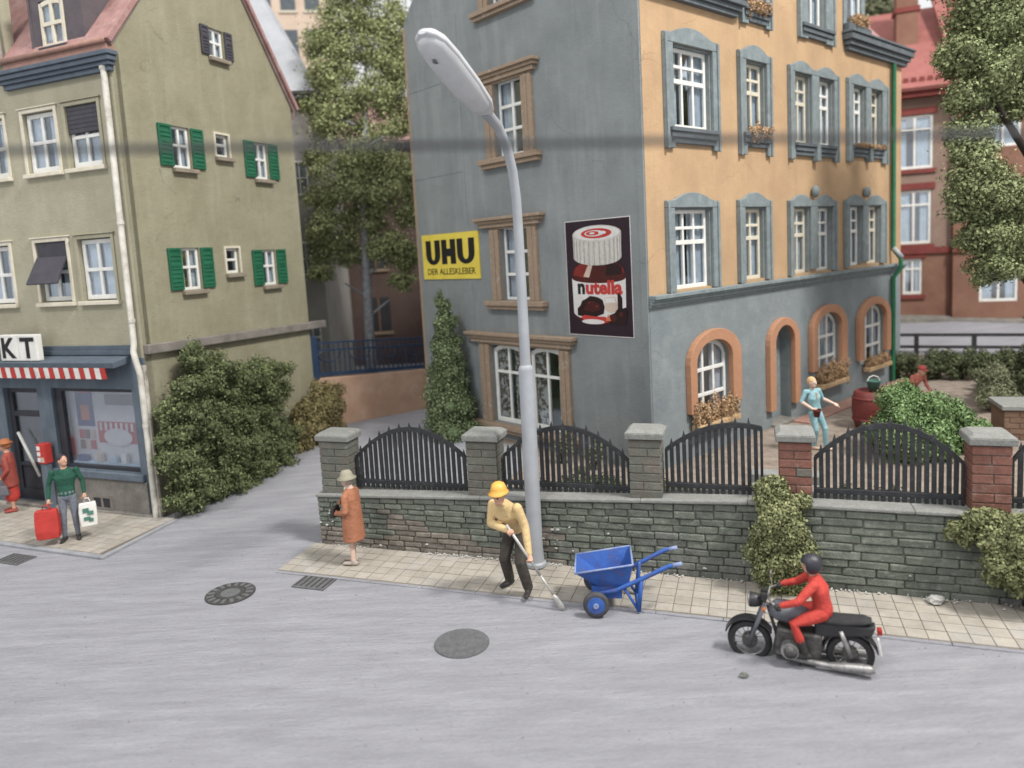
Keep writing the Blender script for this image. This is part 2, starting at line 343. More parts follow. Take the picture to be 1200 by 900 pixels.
def window(T, parent, u0, u1, z0, z1, cols=2, rows=(.55,), fr=.055, mul=.04, recess=.1, matn='frame_white', rise=0, curtain='curtain', split=None, depth=.05):
    """frame with mullions, one pane per light, folded curtains behind"""
    d = -recess; mb = MB(T)
    def tz(u):
        if not rise: return z1
        c = (u0+u1)/2; h = (u1-u0)/2; return z1-rise+rise*math.sqrt(max(0, 1-((u-c)/h)**2))
    mb.box(u0, u0+fr, d-depth, d, z0, tz(u0+fr*.6)); mb.box(u1-fr, u1, d-depth, d, z0, tz(u0+fr*.6)); mb.box(u0+fr, u1-fr, d-depth, d+.006, z0, z0+fr*1.1)
    if rise:
        n = 10; us = [u0+fr*.6+(u1-u0-fr*1.2)*i/n for i in range(n+1)]
        mb.ring([(u, tz(u)) for u in us], [(u, tz(u)-fr*1.2) for u in us], d-depth, d)
    else: mb.box(u0+fr, u1-fr, d-depth, d, z1-fr, z1)
    us = [u0+fr+(u1-u0-2*fr)*i/cols for i in range(cols+1)]
    for u in us[1:-1]: mb.box(u-mul/2, u+mul/2, d-depth, d+.004, z0+fr, tz(u)-fr)
    zs = [z0+fr]+[z0+fr+(z1-z0-2*fr)*r for r in rows]+[z1-fr]
    for i, z in enumerate(zs[1:-1]):
        h = mul*(1.45 if split is not None and i == split else 1)
        mb.box(u0+fr, u1-fr, d-depth, d+.009, z-h/2, z+h/2)
    w_ = mb.build('window', matn, parent, bevel=.006, seg=1)
    for a, b in zip(us, us[1:]):
        for p, q in zip(zs, zs[1:]):
            top = q
            pm = MB(T)
            if rise and q == zs[-1]:
                n = 6; uu = [a+(b-a)*i/n for i in range(n+1)]
                poly = [(a, p), (b, p)]+[(u, tz(u)-fr*.6) for u in reversed(uu)]
                pm.prism(poly, d-depth*.75, d-depth*.6)
            else: pm.box(a, b, d-depth*.75, d-depth*.6, p, q)
            pm.build('pane', 'glass', w_)
    if curtain:
        ww = u1-u0
        for s_, e_ in ((u0+.01, u0+ww*rnd.uniform(.28, .46)), (u1-ww*rnd.uniform(.28, .46), u1-.01)):
            n = 10; vs = []; fs = []
            for i in range(n+1):
                u = s_+(e_-s_)*i/n; dd = d-depth-.05+.018*math.sin(i*2.1+u0)
                vs += [(u, dd, z0+.02), (u, dd, tz(u)-.02)]
            for i in range(n): fs.append((2*i, 2*i+2, 2*i+3, 2*i+1))
            MB(T).add(vs, fs).build('curtain', curtain, w_, smooth=True)
    return w_

def leaves_arrays(blobs, n, size, seed, sub=14, subr=(.28, .45), fuzz=.18):
    rg = np.random.default_rng(seed); subs = []
    for (x, y, z, rx, ry, rz) in blobs:
        k = sub
        for _ in range(k):
            d = rg.normal(size=3); d /= np.linalg.norm(d); t = rg.uniform(.45, .92)
            f = rg.uniform(*subr)
            subs.append((x+d[0]*rx*t, y+d[1]*ry*t, z+d[2]*rz*t, rx*f, ry*f, rz*f))
    for (x, y, z, rx, ry, rz) in blobs: subs.append((x, y, z, rx*.66, ry*.66, rz*.66))
    subs = np.array(subs); area_ = (subs[:, 3]*subs[:, 5])**1.0; pr = area_/area_.sum()
    idx = rg.choice(len(subs), n, p=pr); S = subs[idx]
    d = rg.normal(size=(n, 3)); d /= np.linalg.norm(d, axis=1)[:, None]
    rr = 1.0+rg.normal(0, fuzz, n)*np.where(rg.random(n) < .5, .5, 1.0)
    c = S[:, :3]+d*S[:, 3:]*rr[:, None]
    nrm = d+rg.normal(0, .55, (n, 3)); nrm /= np.linalg.norm(nrm, axis=1)[:, None]
    a = np.cross(nrm, rg.normal(size=(n, 3))); a /= np.linalg.norm(a, axis=1)[:, None]+1e-9; b = np.cross(nrm, a)
    sz = size*rg.uniform(.45, 1.5, n)[:, None]
    v = np.stack([c-a*sz, c-b*sz*.6+nrm*sz*.25, c+a*sz, c+b*sz*.6+nrm*sz*.25], 1).reshape(-1, 3)
    mi = rg.choice(3, n, p=[.45, .33, .22])
    return v, mi, subs
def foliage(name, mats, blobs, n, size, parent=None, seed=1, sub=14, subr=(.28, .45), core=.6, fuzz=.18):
    v, mi, subs = leaves_arrays(blobs, n, size, seed, sub, subr, fuzz)
    nl = len(v)//4
    # dark foam core inside each clump
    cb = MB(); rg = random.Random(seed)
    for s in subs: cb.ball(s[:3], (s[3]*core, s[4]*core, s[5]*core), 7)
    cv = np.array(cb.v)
    allv = np.concatenate([v, cv]); me = bpy.data.meshes.new(name)
    faces = [len(f) for f in cb.f]
    me.vertices.add(len(allv)); me.vertices.foreach_set('co', allv.ravel())
    li = np.concatenate([np.arange(nl*4), np.array([i+nl*4 for f in cb.f for i in f])])
    me.loops.add(len(li)); me.loops.foreach_set('vertex_index', li)
    tot = np.concatenate([np.full(nl, 4), np.array(faces)]); st = np.concatenate([[0], np.cumsum(tot)[:-1]])
    me.polygons.add(len(tot)); me.polygons.foreach_set('loop_start', st); me.polygons.foreach_set('loop_total', tot)
    me.update(calc_edges=True)
    for q in mats: me.materials.append(q)
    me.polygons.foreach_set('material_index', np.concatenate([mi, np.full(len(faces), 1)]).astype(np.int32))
    me.validate()
    return place(name, me, parent)

# ================================================================ THE SETTING
PC = (-7.213, 15.144); PA = (3.053, 13.918); PW = (-3.36, 13.15); AW = R(-19.73)
def smooth(t): t = max(0., min(1., t)); return t*t*(3-2*t)
def hgt(x, y):
    v = (x-PC[0])*math.cos(R(68))+(y-PC[1])*math.sin(R(68))
    return .45*smooth((v-.5)/6.0)
mb = MB(); nx, ny = 100, 80; X0, X1, Y0, Y1 = -45., 55., 1., 75.
gv = []
for j in range(ny+1):
    for i in range(nx+1):
        x = X0+(X1-X0)*i/nx; y = Y0+(Y1-Y0)*(j/ny)**1.4; gv.append((x, y, hgt(x, y)+.006*math.sin(x*1.7)*math.cos(y*1.3)))
mb.add(gv, [(j*(nx+1)+i, j*(nx+1)+i+1, (j+1)*(nx+1)+i+1, (j+1)*(nx+1)+i) for j in range(ny) for i in range(nx)])
tag(mb.build('road', 'road', smooth=True), kind='structure')

# ---- paved footways, tile by tile
def pavement(rootloc, rz, poly_box, ts, label_mat, skew=0.0, h=.05, kerb=.09, seed=3):
    x0, x1, y0, y1 = poly_box; rg = random.Random(seed)
    mb = MB(); mb.box(x0, x1, y0, y1, -.25, h-.012)
    root = mb.build('pavement', 'tile_grout'); root.location = (*rootloc, 0); root.rotation_euler = (0, 0, rz); tag(root, kind='structure')
    tm = MB(); tm.box(-ts[0]/2, ts[0]/2, -ts[1]/2, ts[1]/2, -.02, 0); tme = tm.mesh('paving_tile', 'tile')
    nxx = int((x1-x0)/ts[0]); nyy = int((y1-y0)/ts[1])
    px, py = (x1-x0)/nxx, (y1-y0)/nyy
    for i in range(nxx):
        for j in range(nyy):
            place('paving_tile', tme, root, (x0+px*(i+.5), y0+py*(j+.5), h+rg.uniform(-.002, .003)), (rg.gauss(0, .004), rg.gauss(0, .004), rg.gauss(0, .006)), (.955*px/ts[0], .94*py/ts[1], 1))
    return root
pv1 = pavement(PW, AW, (-.12, 11.6, -1.2, -.02), (.24, .197), 'tile', h=.03)
mb = MB(); n = 24
for i in range(13):
    mb.box(-.12+.91*i+.004, -.12+.91*(i+1)-.004, -1.27, -1.205, -.2, .022)
mb.build('kerb', 'road', pv1, bevel=.01)
pv2 = pavement(PC, R(68), (-1.92, -.06, -.42, 5.6), (.2, .22), 'tile', seed=5)
mb = MB()
for i in range(9): mb.box(-2.05, -1.925, -.55+.9*i+.004, -.55+.9*(i+1)-.004, -.2, .052)
mb.hexa([(-2.05, -.66, -.2), (-.1, -.5, -.2), (-.1, -.425, -.2), (-2.05, -.555, -.2), (-2.05, -.66, .052), (-.1, -.5, .052), (-.1, -.425, .052), (-2.05, -.555, .052)])
mb.build('kerb', 'kerb', pv2, bevel=.012)

# ---- garden terrace behind the wall
gpts = [(-3.19, 13.6), (0, 12.45), (4, 10.99), (9, 9.2), (12, 8.1), (40, 8), (40, 60), (12.5, 60), (3, 24), (-1.77, 19.56), (-2.5, 16.5)]
mb = MB(); mb.prism(gpts, .02, .75, axis=2)
tag(mb.build('garden_ground', 'garden'), kind='structure')
mb = MB(); mb.prism([(-3.15, 13.62), (-.4, 12.65), (.9, 15.8), (-1.75, 19.5), (-2.48, 16.5)], .74, .756, axis=2)
tag(mb.build('yard_paving', 'path'), kind='structure')
# back road beyond the garden, rising a little
mb = MB()
mb.add([(12.2, 26.8, .9), (24, 22.4, .75), (30, 34, 1.5), (16, 31.5, 1.75), (12, 33, 1.7), (24, 21.9, .3), (12.2, 26.2, .3)], [(0, 1, 2, 3, 4), (6, 5, 1, 0)])
tag(mb.build('back_road', 'road'), kind='structure')
mb = MB(); mb.add([(14.5, 30.1, 1.66), (22, 27.35, 1.36), (22, 28.6, 1.5), (14.5, 31.3, 1.8)], [(0, 1, 2, 3)]); mb.add([(14.5, 30.1, 1.3), (22, 27.35, 1.1), (22, 27.35, 1.36), (14.5, 30.1, 1.66)], [(0, 1, 2, 3)])
tag(mb.build('back_pavement', 'concrete'), kind='structure')

# ================================================================ RETAINING WALL
wallr = empty('retaining_wall', (*PW, 0), AW, 'low stone garden wall with brick piers running along the footway', 'wall')
def zt(u): return .97+.32*min(1, max(0, u)/7.5)
LW = 12.6
mb = MB()
mb.hexa([(0.02, .03, 0), (7.5, .03, 0), (7.5, .5, 0), (0.02, .5, 0), (0.02, .03, zt(0)-.06), (7.5, .03, zt(7.5)-.06), (7.5, .5, zt(7.5)-.06), (.02, .5, zt(0)-.06)])
mb.box(7.5, LW, .03, .5, 0, zt(9)-.06)
mb.build('core', 'mortar', wallr)
mb = MB()
for a, b in ((-.03, 3.2), (3.2, 5.9), (5.9, 7.5), (7.5, 9.7), (9.7, LW)):
    mb.hexa([(a, -.035, zt(a)-.06), (b, -.035, zt(b)-.06), (b, .55, zt(b)-.06), (a, .55, zt(a)-.06), (a, -.035, zt(a)), (b, -.035, zt(b)), (b, .55, zt(b)), (a, .55, zt(a))])
mb.build('coping', 'coping', wallr, bevel=.018)
fr = [0, .1, .2, .3, .395, .5, .6, .7, .795, .9, 1.0]
rg = random.Random(11)
for r_ in range(len(fr)-1):
    u = -.02-rg.uniform(0, .2)
    while u < 11.7:
        L_ = rg.uniform(.27, .46)*(1.55 if u > 8.2 else 1.0)
        a, b = max(u, -.02), min(u+L_, LW)
        if b-a > .06:
            g = .006; o_ = rg.uniform(-.02, .006); t0 = zt((a+b)/2)-.065
            z0, z1 = fr[r_]*t0+.004, fr[r_+1]*t0-.004
            j = lambda s=.01: rg.uniform(-s, s)
            c_ = 'stone_green'
            q = math.sin(u*1.1+1.3)+.6*math.sin(u*2.7+r_*.8)+rg.uniform(-.5, .5)-.25*(r_-3)
            if 1.2 < u < 4.3 and q > -.6: c_ = 'stone_brown'
            elif q > .9: c_ = 'stone_grey' if u > 4 else 'stone_brown'
            m2 = MB(); m2.hexa([(a+g, o_+j(), z0+j(.005)), (b-g, o_+j(), z0+j(.005)), (b-g, .06, z0), (a+g, .06, z0), (a+g+j(), o_+j()+.006, z1+j(.006)), (b-g+j(), o_+j()+.006, z1+j(.006)), (b-g, .06, z1), (a+g, .06, z1)])
            m2.build('stone', c_, wallr, bevel=.022, seg=3)
        u += L_
piers = [(.08, .66, 2.03, 'brick_green'), (2.98, 3.52, 2.12, 'brick_green'), (5.74, 6.23, 2.24, 'brick_green'), (7.95, 8.39, 2.27, 'brick_red'), (10.40, 10.86, 2.3, 'brick_red'), (12.1, 12.55, 2.3, 'brick_red')]
for a, b, zt_, mt in piers:
    zb = zt(a)
    p = MB().box(a+.02, b-.02, .075, .475, zb-.02, zt_-.07).build('pier', 'mortar', wallr)
    nr = 7; rh = (zt_-.08-zb)/nr
    for k in range(nr):
        z0, z1 = zb+rh*k+.006, zb+rh*(k+1)-.006
        halves = [(a, b)] if k % 2 == 0 else [(a, (a+b)/2-.006+rg.uniform(-.05, .05)), None]
        if halves[-1] is None: halves[-1] = (halves[0][1]+.012, b)
        for (x0, x1) in halves:
            e = rg.uniform(0, .012)
            MB().box(x0-e*.3, x1+e*.3, .06-e, .49, z0, z1).build('brick', mt if rg.random() > .12 else 'brick_green', p, bevel=.01)
    c = .055
    m2 = MB(); m2.hexa([(a-c, .01, zt_-.07), (b+c, .01, zt_-.07), (b+c, .54, zt_-.07), (a-c, .54, zt_-.07), (a-c, .0, zt_+.03), (b+c, .0, zt_+.03), (b+c, .55, zt_+.03), (a-c, .55, zt_+.03)])
    m2.hexa([(a-c, .0, zt_+.03), (b+c, .0, zt_+.03), (b+c, .55, zt_+.03), (a-c, .55, zt_+.03), (a+.02, .08, zt_+.085), (b-.02, .08, zt_+.085), (b-.02, .47, zt_+.085), (a+.02, .47, zt_+.085)])
    m2.build('cap', 'coping', p, bevel=.014)

# ---- arched iron fence panels
def fence_panel(u0, u1, zend, zpeak, nb, label, cut=None):
    """cut: (peak position, right end height) for the panel that stops short"""
    zb = zt((u0+u1)/2)
    t = empty('fence_panel', tuple(Vector((PW[0], PW[1], 0))+Matrix.Rotation(AW, 3, 'Z')@Vector((u0, .3, zb))), AW, label, 'fence panel', 'iron fence panels on the garden wall')
    W_ = u1-u0; pk = cut[0]-u0 if cut else W_/2
    def top(x):
        if x <= pk: s = x/pk; return zend+(zpeak-zend)*(1-(1-s)**2)-zb
        zr = cut[1] if cut else zend
        span = (W_-pk); s = (W_-x)/span
        if cut: return zpeak-(zpeak-zr)*(1-s)**2-zb
        return zr+(zpeak-zr)*(1-(1-s)**2)-zb
    n = 20; path = [(W_*i/n, 0, top(W_*i/n)) for i in range(n+1)]
    mb = MB(); mb.ring([(x, z+.03) for x, _, z in path], [(x, z-.045) for x, _, z in path], -.028, .028)
    autosmooth(mb.build('top_rail', 'fence', t))
    MB().box(0, W_, -.028, .028, .08, .16).build('bottom_rail', 'fence', t, bevel=.008)
    for x in (0.012, W_-.012):
        MB().box(x-.02, x+.02, -.026, .026, .0, top(x)).build('end_post', 'fence', t, bevel=.006)
    for i in range(nb):
        x = W_*(i+1)/(nb+1); z = top(x); lean = rg.uniform(-.008, .008)
        w2 = .029
        m2 = MB(); m2.hexa([(x-w2+lean, -.02, .01), (x+w2+lean, -.02, .01), (x+w2+lean, .02, .01), (x-w2+lean, .02, .01), (x-w2, -.02, z), (x+w2, -.02, z), (x+w2, .02, z), (x-w2, .02, z)])
        if i % 2 == 0:
            m2.add([(x-.026, -.02, z+.02), (x+.026, -.02, z+.02), (x+.026, .02, z+.02), (x-.026, .02, z+.02), (x, 0, z+.125)], [(0, 1, 4), (1, 2, 4), (2, 3, 4), (3, 0, 4), (0, 3, 2, 1)])
        m2.build('bar', 'fence', t)
fence_panel(.70, 2.94, 1.62, 2.17, 21, 'leftmost arched black fence panel, above the figure in the orange coat')
fence_panel(3.56, 5.70, 1.74, 2.27, 21, 'arched black fence panel crossed by the grey lamp post')
fence_panel(6.28, 7.72, 1.95, 2.38, 14, 'shorter black fence panel cut off high beside the steps', cut=(7.35, 2.33))
fence_panel(8.44, 10.36, 1.9, 2.42, 20, 'arched black fence panel between the two red brick piers')
fence_panel(10.92, 12.08, 1.95, 2.42, 10, 'arched black fence panel cut by the right edge of the picture')

# ================================================================ GREY AND OCHRE HOUSE
hb = empty('apartment_house', (*PA, .75), R(40.5), 'tall house with ochre window front and plain grey side wall with adverts', 'house')
F = Fm(.75); G = Gm(.75)
r2 = [(.89, 2.24, 7.4, 8.97, 0), (3.52, 4.39, 7.45, 8.98, 0), (5.66, 6.5, 7.36, 8.97, 0), (6.86, 7.7, 7.36, 8.97, 0), (8.78, 9.57, 7.45, 8.99, 0), (9.88, 10.64, 7.45, 8.99, 0)]
r3 = [(.8, 2.12, 4.25, 5.86, 0), (3.38, 4.27, 4.27, 5.86, 0), (5.54, 6.4, 4.27, 5.86, 0), (6.75, 7.6, 4.27, 5.86, 0), (8.55, 9.38, 4.29, 5.88, 0), (9.72, 10.54, 4.29, 5.88, 0)]
r1 = [(3.66, 4.4, 10.08, 11.5, 0), (6.33, 7.27, 10.12, 11.6, 0)]
wall(F, 0, 12.1, 4.05, [(0, 10.1), (3.3, 10.1), (3.3001, 12.8), (8.3, 12.8), (8.3001, 10.2), (12.1, 10.2)], r1+r2+r3, .3).build('ochre_wall', 'ochre', hb)
g0 = [(1.33, 2.68, 1.5, 3.14, .42), (4.5, 5.42, .75, 3.12, .42), (6.56, 7.95, 1.55, 3.2, .42), (9.3, 10.82, 1.5, 3.16, .42)]
wall(F, 0, 12.1, .55, [(0, 4.05), (12.1, 4.05)], g0, .3).build('ground_floor_wall', 'low_plaster', hb)
gop = [(3.14, 4.06, 10.58, 12.1, 0), (3.14, 4.06, 7.33, 8.98, 0), (3.18, 4.14, 4.09, 5.76, 0), (2.38, 3.42, 1.15, 3.06, 0), (3.66, 4.7, 1.15, 3.06, 0)]
wall(G, .006, 7.42, .2, [(0, 10.6), (3.7, 15.3), (7.42, 11.05)], gop, .299, .012).build('side_wall', 'grey_plaster', hb)
MB().box(0.3, 12.1, 7.2, 7.42, -.2, 10.3).build('rear_wall', 'grey_plaster', hb)
MB().box(11.88, 12.1, .3, 7.2, -.2, 9.45).build('end_wall', 'ochre', hb)
MB(G).box(.006, .16, .012, .045, .75, 10.3).build('corner_strip', 'grey_plaster', hb, bevel=.01)
# board joints in the grey wall (panel seams left by the building of the wall)
mb = MB(G)
for u_, z0_, z1_ in ((5.25, 2.2, 4.5), (5.3, 5.9, 10.8)): mb.box(u_-.006, u_+.006, .012, .0135, z0_, z1_)
for u0_, u1_, z_ in ((5.4, 7.41, 7.17), (6.0, 7.41, 9.36)): mb.box(u0_, u1_, .012, .0135, z_-.008, z_+.008)
mb.build('wall_seam', 'trim_dark', hb)
# pale hand rail of old mortar at the rear edge
MB(G).box(7.36, 7.46, -.05, .03, .75, 11.0).build('rear_corner_strip', 'trim_brown', hb, bevel=.02)
# roof
def slab(name, pts, th, matn, parent, T=ident):
    n_ = (Vector(pts[1])-Vector(pts[0])).cross(Vector(pts[2])-Vector(pts[0])).normalized()*th
    a = [tuple(Vector(p)) for p in pts]; b = [tuple(Vector(p)+n_) for p in pts]; k = len(a)
    mb = MB(T); mb.add(a+b, [tuple(range(k)), tuple(range(2*k-1, k-1, -1))]+[(i, (i+1) % k, k+(i+1) % k, k+i) for i in range(k)])
    return mb.build(name, matn, parent)
slab('roof', [(.3, .32, 9.6), (11.95, .32, 9.6), (9.6, 3.7, 14.2), (.3, 3.7, 14.2)], .1, 'roof_pink', hb)
slab('roof', [(12.2, .2, 9.5), (12.2, 7.4, 9.5), (9.6, 3.7, 14.2)], .1, 'roof_pink', hb)
slab('roof', [(12.1, 7.5, 10.2), (.3, 7.5, 10.2), (.3, 3.7, 14.2), (9.6, 3.7, 14.2)], .1, 'roof_pink', hb)
MB(F).box(3.3, 8.3, -3, -.3, 12.55, 12.8).build('bay_roof', 'roof_slate', hb)
for x_ in (3.3, 8.08): MB(F).box(x_, x_+.22, -3, -.3, 10.0, 12.5).build('bay_cheek', 'ochre', hb)
# cornices, stepped
def cornice(T, u0, u1, z0, steps, matn, parent, ends=True):
    mb = MB(T); z = z0
    for h_, p_ in steps:
        mb.box(u0-(p_ if ends else 0), u1+(p_ if ends else 0), -.02, p_, z, z+h_-.004); z += h_
    return mb.build('cornice', matn, parent, bevel=.012)
cornice(F, .25, 3.05, 9.76, [(.1, .12), (.1, .18), (.14, .25), (.05, .29)], 'trim_dark', hb)
cornice(F, 8.55, 12.1, 9.8, [(.12, .12), (.12, .19), (.16, .26), (.06, .3)], 'trim_dark', hb)
mb = MB(F); z = 3.97
for h_, p_ in ((.05, .05), (.06, .09), (.05, .12), (.08, .17)):
    mb.box(-.02, 12.1+p_, 0, p_, z, z+h_-.004); z += h_
mb.build('ledge', 'trim_grey', hb, bevel=.01)
# window surrounds on the ochre front: side posts, arched head, sill with brackets
def surround(u0, u1, z0, z1, o, sill=True, ball=False, double=None):
    mb = MB(F); d = .075
    def scallop(a, b, pk):
        n = 12; out = []
        for i in range(n+1):
            s = i/n; x = a+(b-a)*s
            if s < .14 or s > .86: h = z1-.02
            else: h = z1-.02+(pk)*math.sin((s-.14)/.72*math.pi)**.8
            out.append((x, h))
        return out
    tops = scallop(u0, u1, .16) if not double else scallop(u0, (o[0][1]+o[1][0])/2, .14)+scallop((o[0][1]+o[1][0])/2, u1, .14)[1:]
    ztop_open = o[0][3]
    mb.prism([(u0, ztop_open), (u1, ztop_open)]+tops[::-1], 0, d)
    zz = z0 if sill else z0-.0
    mb.box(u0, o[0][0], 0, d, zz, ztop_open-.003); mb.box(o[-1][1], u1, 0, d, zz, ztop_open-.003)
    mb.box(u0, u0+.07, d, d+.03, zz-.02, z1-.05); mb.box(u1-.07, u1, d, d+.03, zz-.02, z1-.05)
    if double: mb.box(o[0][1], o[1][0], 0, d, zz+.1, ztop_open-.003)
    for q in o:                                   # lining of the reveal
        mb.box(q[0], q[0]+.03, -.16, .0, q[2], q[3]-.004); mb.box(q[1]-.03, q[1], -.16, .0, q[2], q[3]-.004); mb.box(q[0]+.03, q[1]-.03, -.16, .0, q[3]-.034, q[3]-.004)
    s_ = mb.build('window_surround', 'trim_grey', hb, bevel=.012)
    if sill:
        segs = [(o[0][0]-.05, o[0][1]+.1), (o[1][0]-.1, o[1][1]+.05)] if double else [(u0+.1, u1-.1)]
        for a, b in segs:
            m2 = MB(F); zb = o[0][2]
            m2.box(a, b, 0, .15, zb-.09, zb-.01); m2.box(a+.03, b-.03, 0, .11, zb-.2, zb-.095); m2.box(a+.03, b-.03, 0, .075, zb-.3, zb-.205)
            m2.build('sill', 'trim_dark', s_, bevel=.01)
        if double:
            c_ = (o[0][1]+o[1][0])/2; MB(F).box(c_-.09, c_+.09, .0, .16, o[0][2]-.42, o[0][2]-.02).build('bracket', 'trim_grey', s_, bevel=.02)
    if ball:
        c_ = (o[0][1]+o[1][0])/2; MB(F).ball((c_, .09, z1+.19), (.13, .09, .15), 10).build('finial', 'trim_grey', s_, smooth=True)
surround(.62, 2.45, 7.0, 9.17, [r2[0]]); surround(3.24, 4.58, 6.98, 9.17, [r2[1]]); surround(5.4, 7.92, 6.97, 9.12, r2[2:4], double=1); surround(8.45, 10.98, 7.02, 9.16, r2[4:6], double=1)
surround(.56, 2.34, 4.22, 6.02, [r3[0]], sill=False); surround(3.12, 4.48, 4.23, 6.04, [r3[1]], sill=False)
surround(5.32, 7.76, 4.24, 6.03, r3[2:4], sill=False, double=1, ball=True); surround(8.3, 10.88, 4.27, 6.04, r3[4:6], sill=False, double=1, ball=True)
surround(3.36, 4.64, 9.72, 11.7, [r1[0]]); surround(5.9, 7.72, 9.78, 11.8, [r1[1]])
for o in r2+r3+r1:
    n_ = 3 if o[1]-o[0] > 1.1 else 2
    window(F, hb, o[0]+.032, o[1]-.032, o[2], o[3]-.036, n_, (.6, .8), recess=.09, fr=.075, matn='frame_cream' if rnd.random() < .3 else 'frame_white', split=0, mul=.062)
# dormer over the right cornice
dm = MB(F).box(8.42, 9.7, -1.6, -.02, 10.27, 10.4).box(8.42, 8.62, -1.6, -.02, 10.4, 11.9).box(9.5, 9.7, -1.6, -.02, 10.4, 11.9).box(8.42, 9.7, -1.6, -.02, 11.9, 12.1).build('dormer', 'trim_grey', hb, bevel=.01)
window(F, hb, 8.63, 9.49, 10.5, 11.89, 2, (.62,), recess=.08)
MB(F).box(8.38, 9.74, -.02, .14, 10.28, 10.46).build('sill', 'trim_dark', dm, bevel=.01)
# arched openings of the ground floor
def arch_pts(c, hw, spring, top, bl, br, n=14):
    return [(c-hw, bl)]+arc((c, spring), hw, math.pi, 0, n, top-spring)+[(c+hw, br)]
for (o, ul, ur, zb_l, zb_r, ztp) in ((g0[0], 1.1, 3.02, 1.7, 1.72, 3.36), (g0[1], 4.24, 5.66, 1.17, 1.17, 3.3), (g0[2], 6.3, 8.26, 1.78, 1.76, 3.4), (g0[3], 9.02, 11.1, 1.68, 1.74, 3.36)):
    c1, c2 = (ul+ur)/2, (o[0]+o[1])/2
    outer = arch_pts(c1, (ur-ul)/2, o[3]-o[4], ztp, zb_l, zb_r); inner = arch_pts(c2, (o[1]-o[0])/2-.004, o[3]-o[4], o[3]-.004, zb_l, zb_r)
    MB(F).ring(outer, inner, 0, .13).build('arch_surround', 'terracotta', hb, bevel=.012)
for o in (g0[0], g0[2], g0[3]):
    window(F, hb, o[0], o[1], o[2], o[3], 3, (.27, .63), recess=.07, rise=o[4], fr=.08, mul=.07)
MB(F).box(4.5, 5.42, -.32, -.27, .75, 3.12).build('door', 'trim_grey', hb)
MB(F).box(4.45, 5.47, -.27, .14, .75, .82).build('door_step', 'concrete', hb, bevel=.01)
for (u_, w_, z_) in ((2.0, 1.55, 1.45), (7.35, 1.5, 1.42), (10.15, 1.5, 1.45)):
    MB(F).box(u_-w_/2, u_+w_/2, .02, .24, z_-.12, z_).build('flower_box', 'flower2', hb, bevel=.02)
def flowers(T, parent, u_, w_, z_, hh, n, seed, dd=.13):
    q = T((u_, dd, z_)); 
    bl = []; rg2 = random.Random(seed)
    for i in range(max(3, int(w_/.16))):
        p = T((u_-w_/2+w_*(i+.5)/max(3, int(w_/.16)), dd, z_+hh*.35)); bl.append((p[0], p[1], p[2], .13, .13, hh*rg2.uniform(.5, .75)))
    foliage('flowers', [MATS['flower'], MATS['flower2'], MATS['flower'], MATS['flower']], bl, n*4, .024, parent, seed, sub=7, core=.3)
for k, (u_, w_, z_) in enumerate(((2.0, 1.6, 1.47), (7.4, 1.5, 1.45), (10.15, 1.4, 1.46))): flowers(F, hb, u_, w_, z_, .5 if k < 2 else .3, 900, 40+k)
flowers(F, hb, 3.95, .95, 7.32, .32, 500, 44, .12); flowers(F, hb, 9.7, 1.9, 7.4, .12, 600, 45, .12); flowers(F, hb, 4.0, .9, 9.98, .3, 400, 46, .12); flowers(F, hb, 9.1, .8, 10.48, .3, 400, 47, .1)
# green downpipe with the offset over the ledge
mb = MB(F); mb.tube([(11.3, .1, 9.78), (11.3, .1, 4.62), (11.3, .3, 4.36), (11.3, .3, 4.1), (11.3, .1, 3.8), (11.3, .1, .7)], .062, 10)
autosmooth(mb.build('downpipe', 'pipe_green', hb))
mb = MB(F); mb.tube([(11.3, .11, 4.66), (11.3, .33, 4.38)], .07, 10); mb.build('pipe_elbow', 'lamp_grey', hb, smooth=True)
# brown timber surrounds on the grey side
def gframe(o, ul, ur, zl0, zl1, zs0, zs1, lu, ru, jl, jr, double=None):
    mb = MB(G); d = .1
    h_ = zl1-zl0
    f_ = MB(G).box(jl, jr, 0, .06, zl0-.05, zl0).build('window_surround', 'trim_brown', hb, bevel=.008)
    for a, b in ((jl, o[0][0]), (o[-1][1], jr)):
        m_ = (a+b)/2; MB(G).box(a, b, 0, d, zs1, zl0-.052).build('jamb', 'trim_brown', f_, bevel=.012); MB(G).box(m_-.03, m_+.03, d, d+.025, zs1, zl0-.052).build('jamb_moulding', 'trim_brown', f_, bevel=.01)
    if double: MB(G).box(o[0][1], o[1][0], -.1, d-.03, zs1, zl0-.052).build('jamb', 'trim_brown', f_, bevel=.012)
    m2 = MB(G); m2.box(ul+.12, ur-.12, 0, .13, zl0, zl0+h_*.4); m2.box(ul+.05, ur-.05, 0, .18, zl0+h_*.4, zl0+h_*.7); m2.box(ul, ur, 0, .24, zl0+h_*.7, zl1); m2.build('lintel', 'trim_brown', f_, bevel=.012)
    m2 = MB(G); hs = zs1-zs0; m2.box(lu, ru, 0, .21, zs0+hs*.45, zs1); m2.box(lu+.05, ru-.05, 0, .15, zs0, zs0+hs*.45); m2.build('sill', 'trim_brown', f_, bevel=.012)
gframe([gop[0]], 2.6, 4.62, 12.1, 12.35, 10.38, 10.56, 2.64, 4.6, 2.83, 4.38)
gframe([gop[1]], 2.6, 4.62, 8.98, 9.22, 7.1, 7.31, 2.64, 4.58, 2.83, 4.38)
gframe([gop[2]], 2.65, 4.88, 5.77, 6.0, 3.88, 4.08, 2.68, 4.66, 2.9, 4.45)
gframe(gop[3:5], 1.88, 5.46, 3.07, 3.33, .93, 1.14, 1.9, 5.4, 2.1, 5.05, double=1)
for o in gop[:3]: window(G, hb, o[0], o[1], o[2], o[3], 2, (.34, .67), recess=.1, mul=.07)
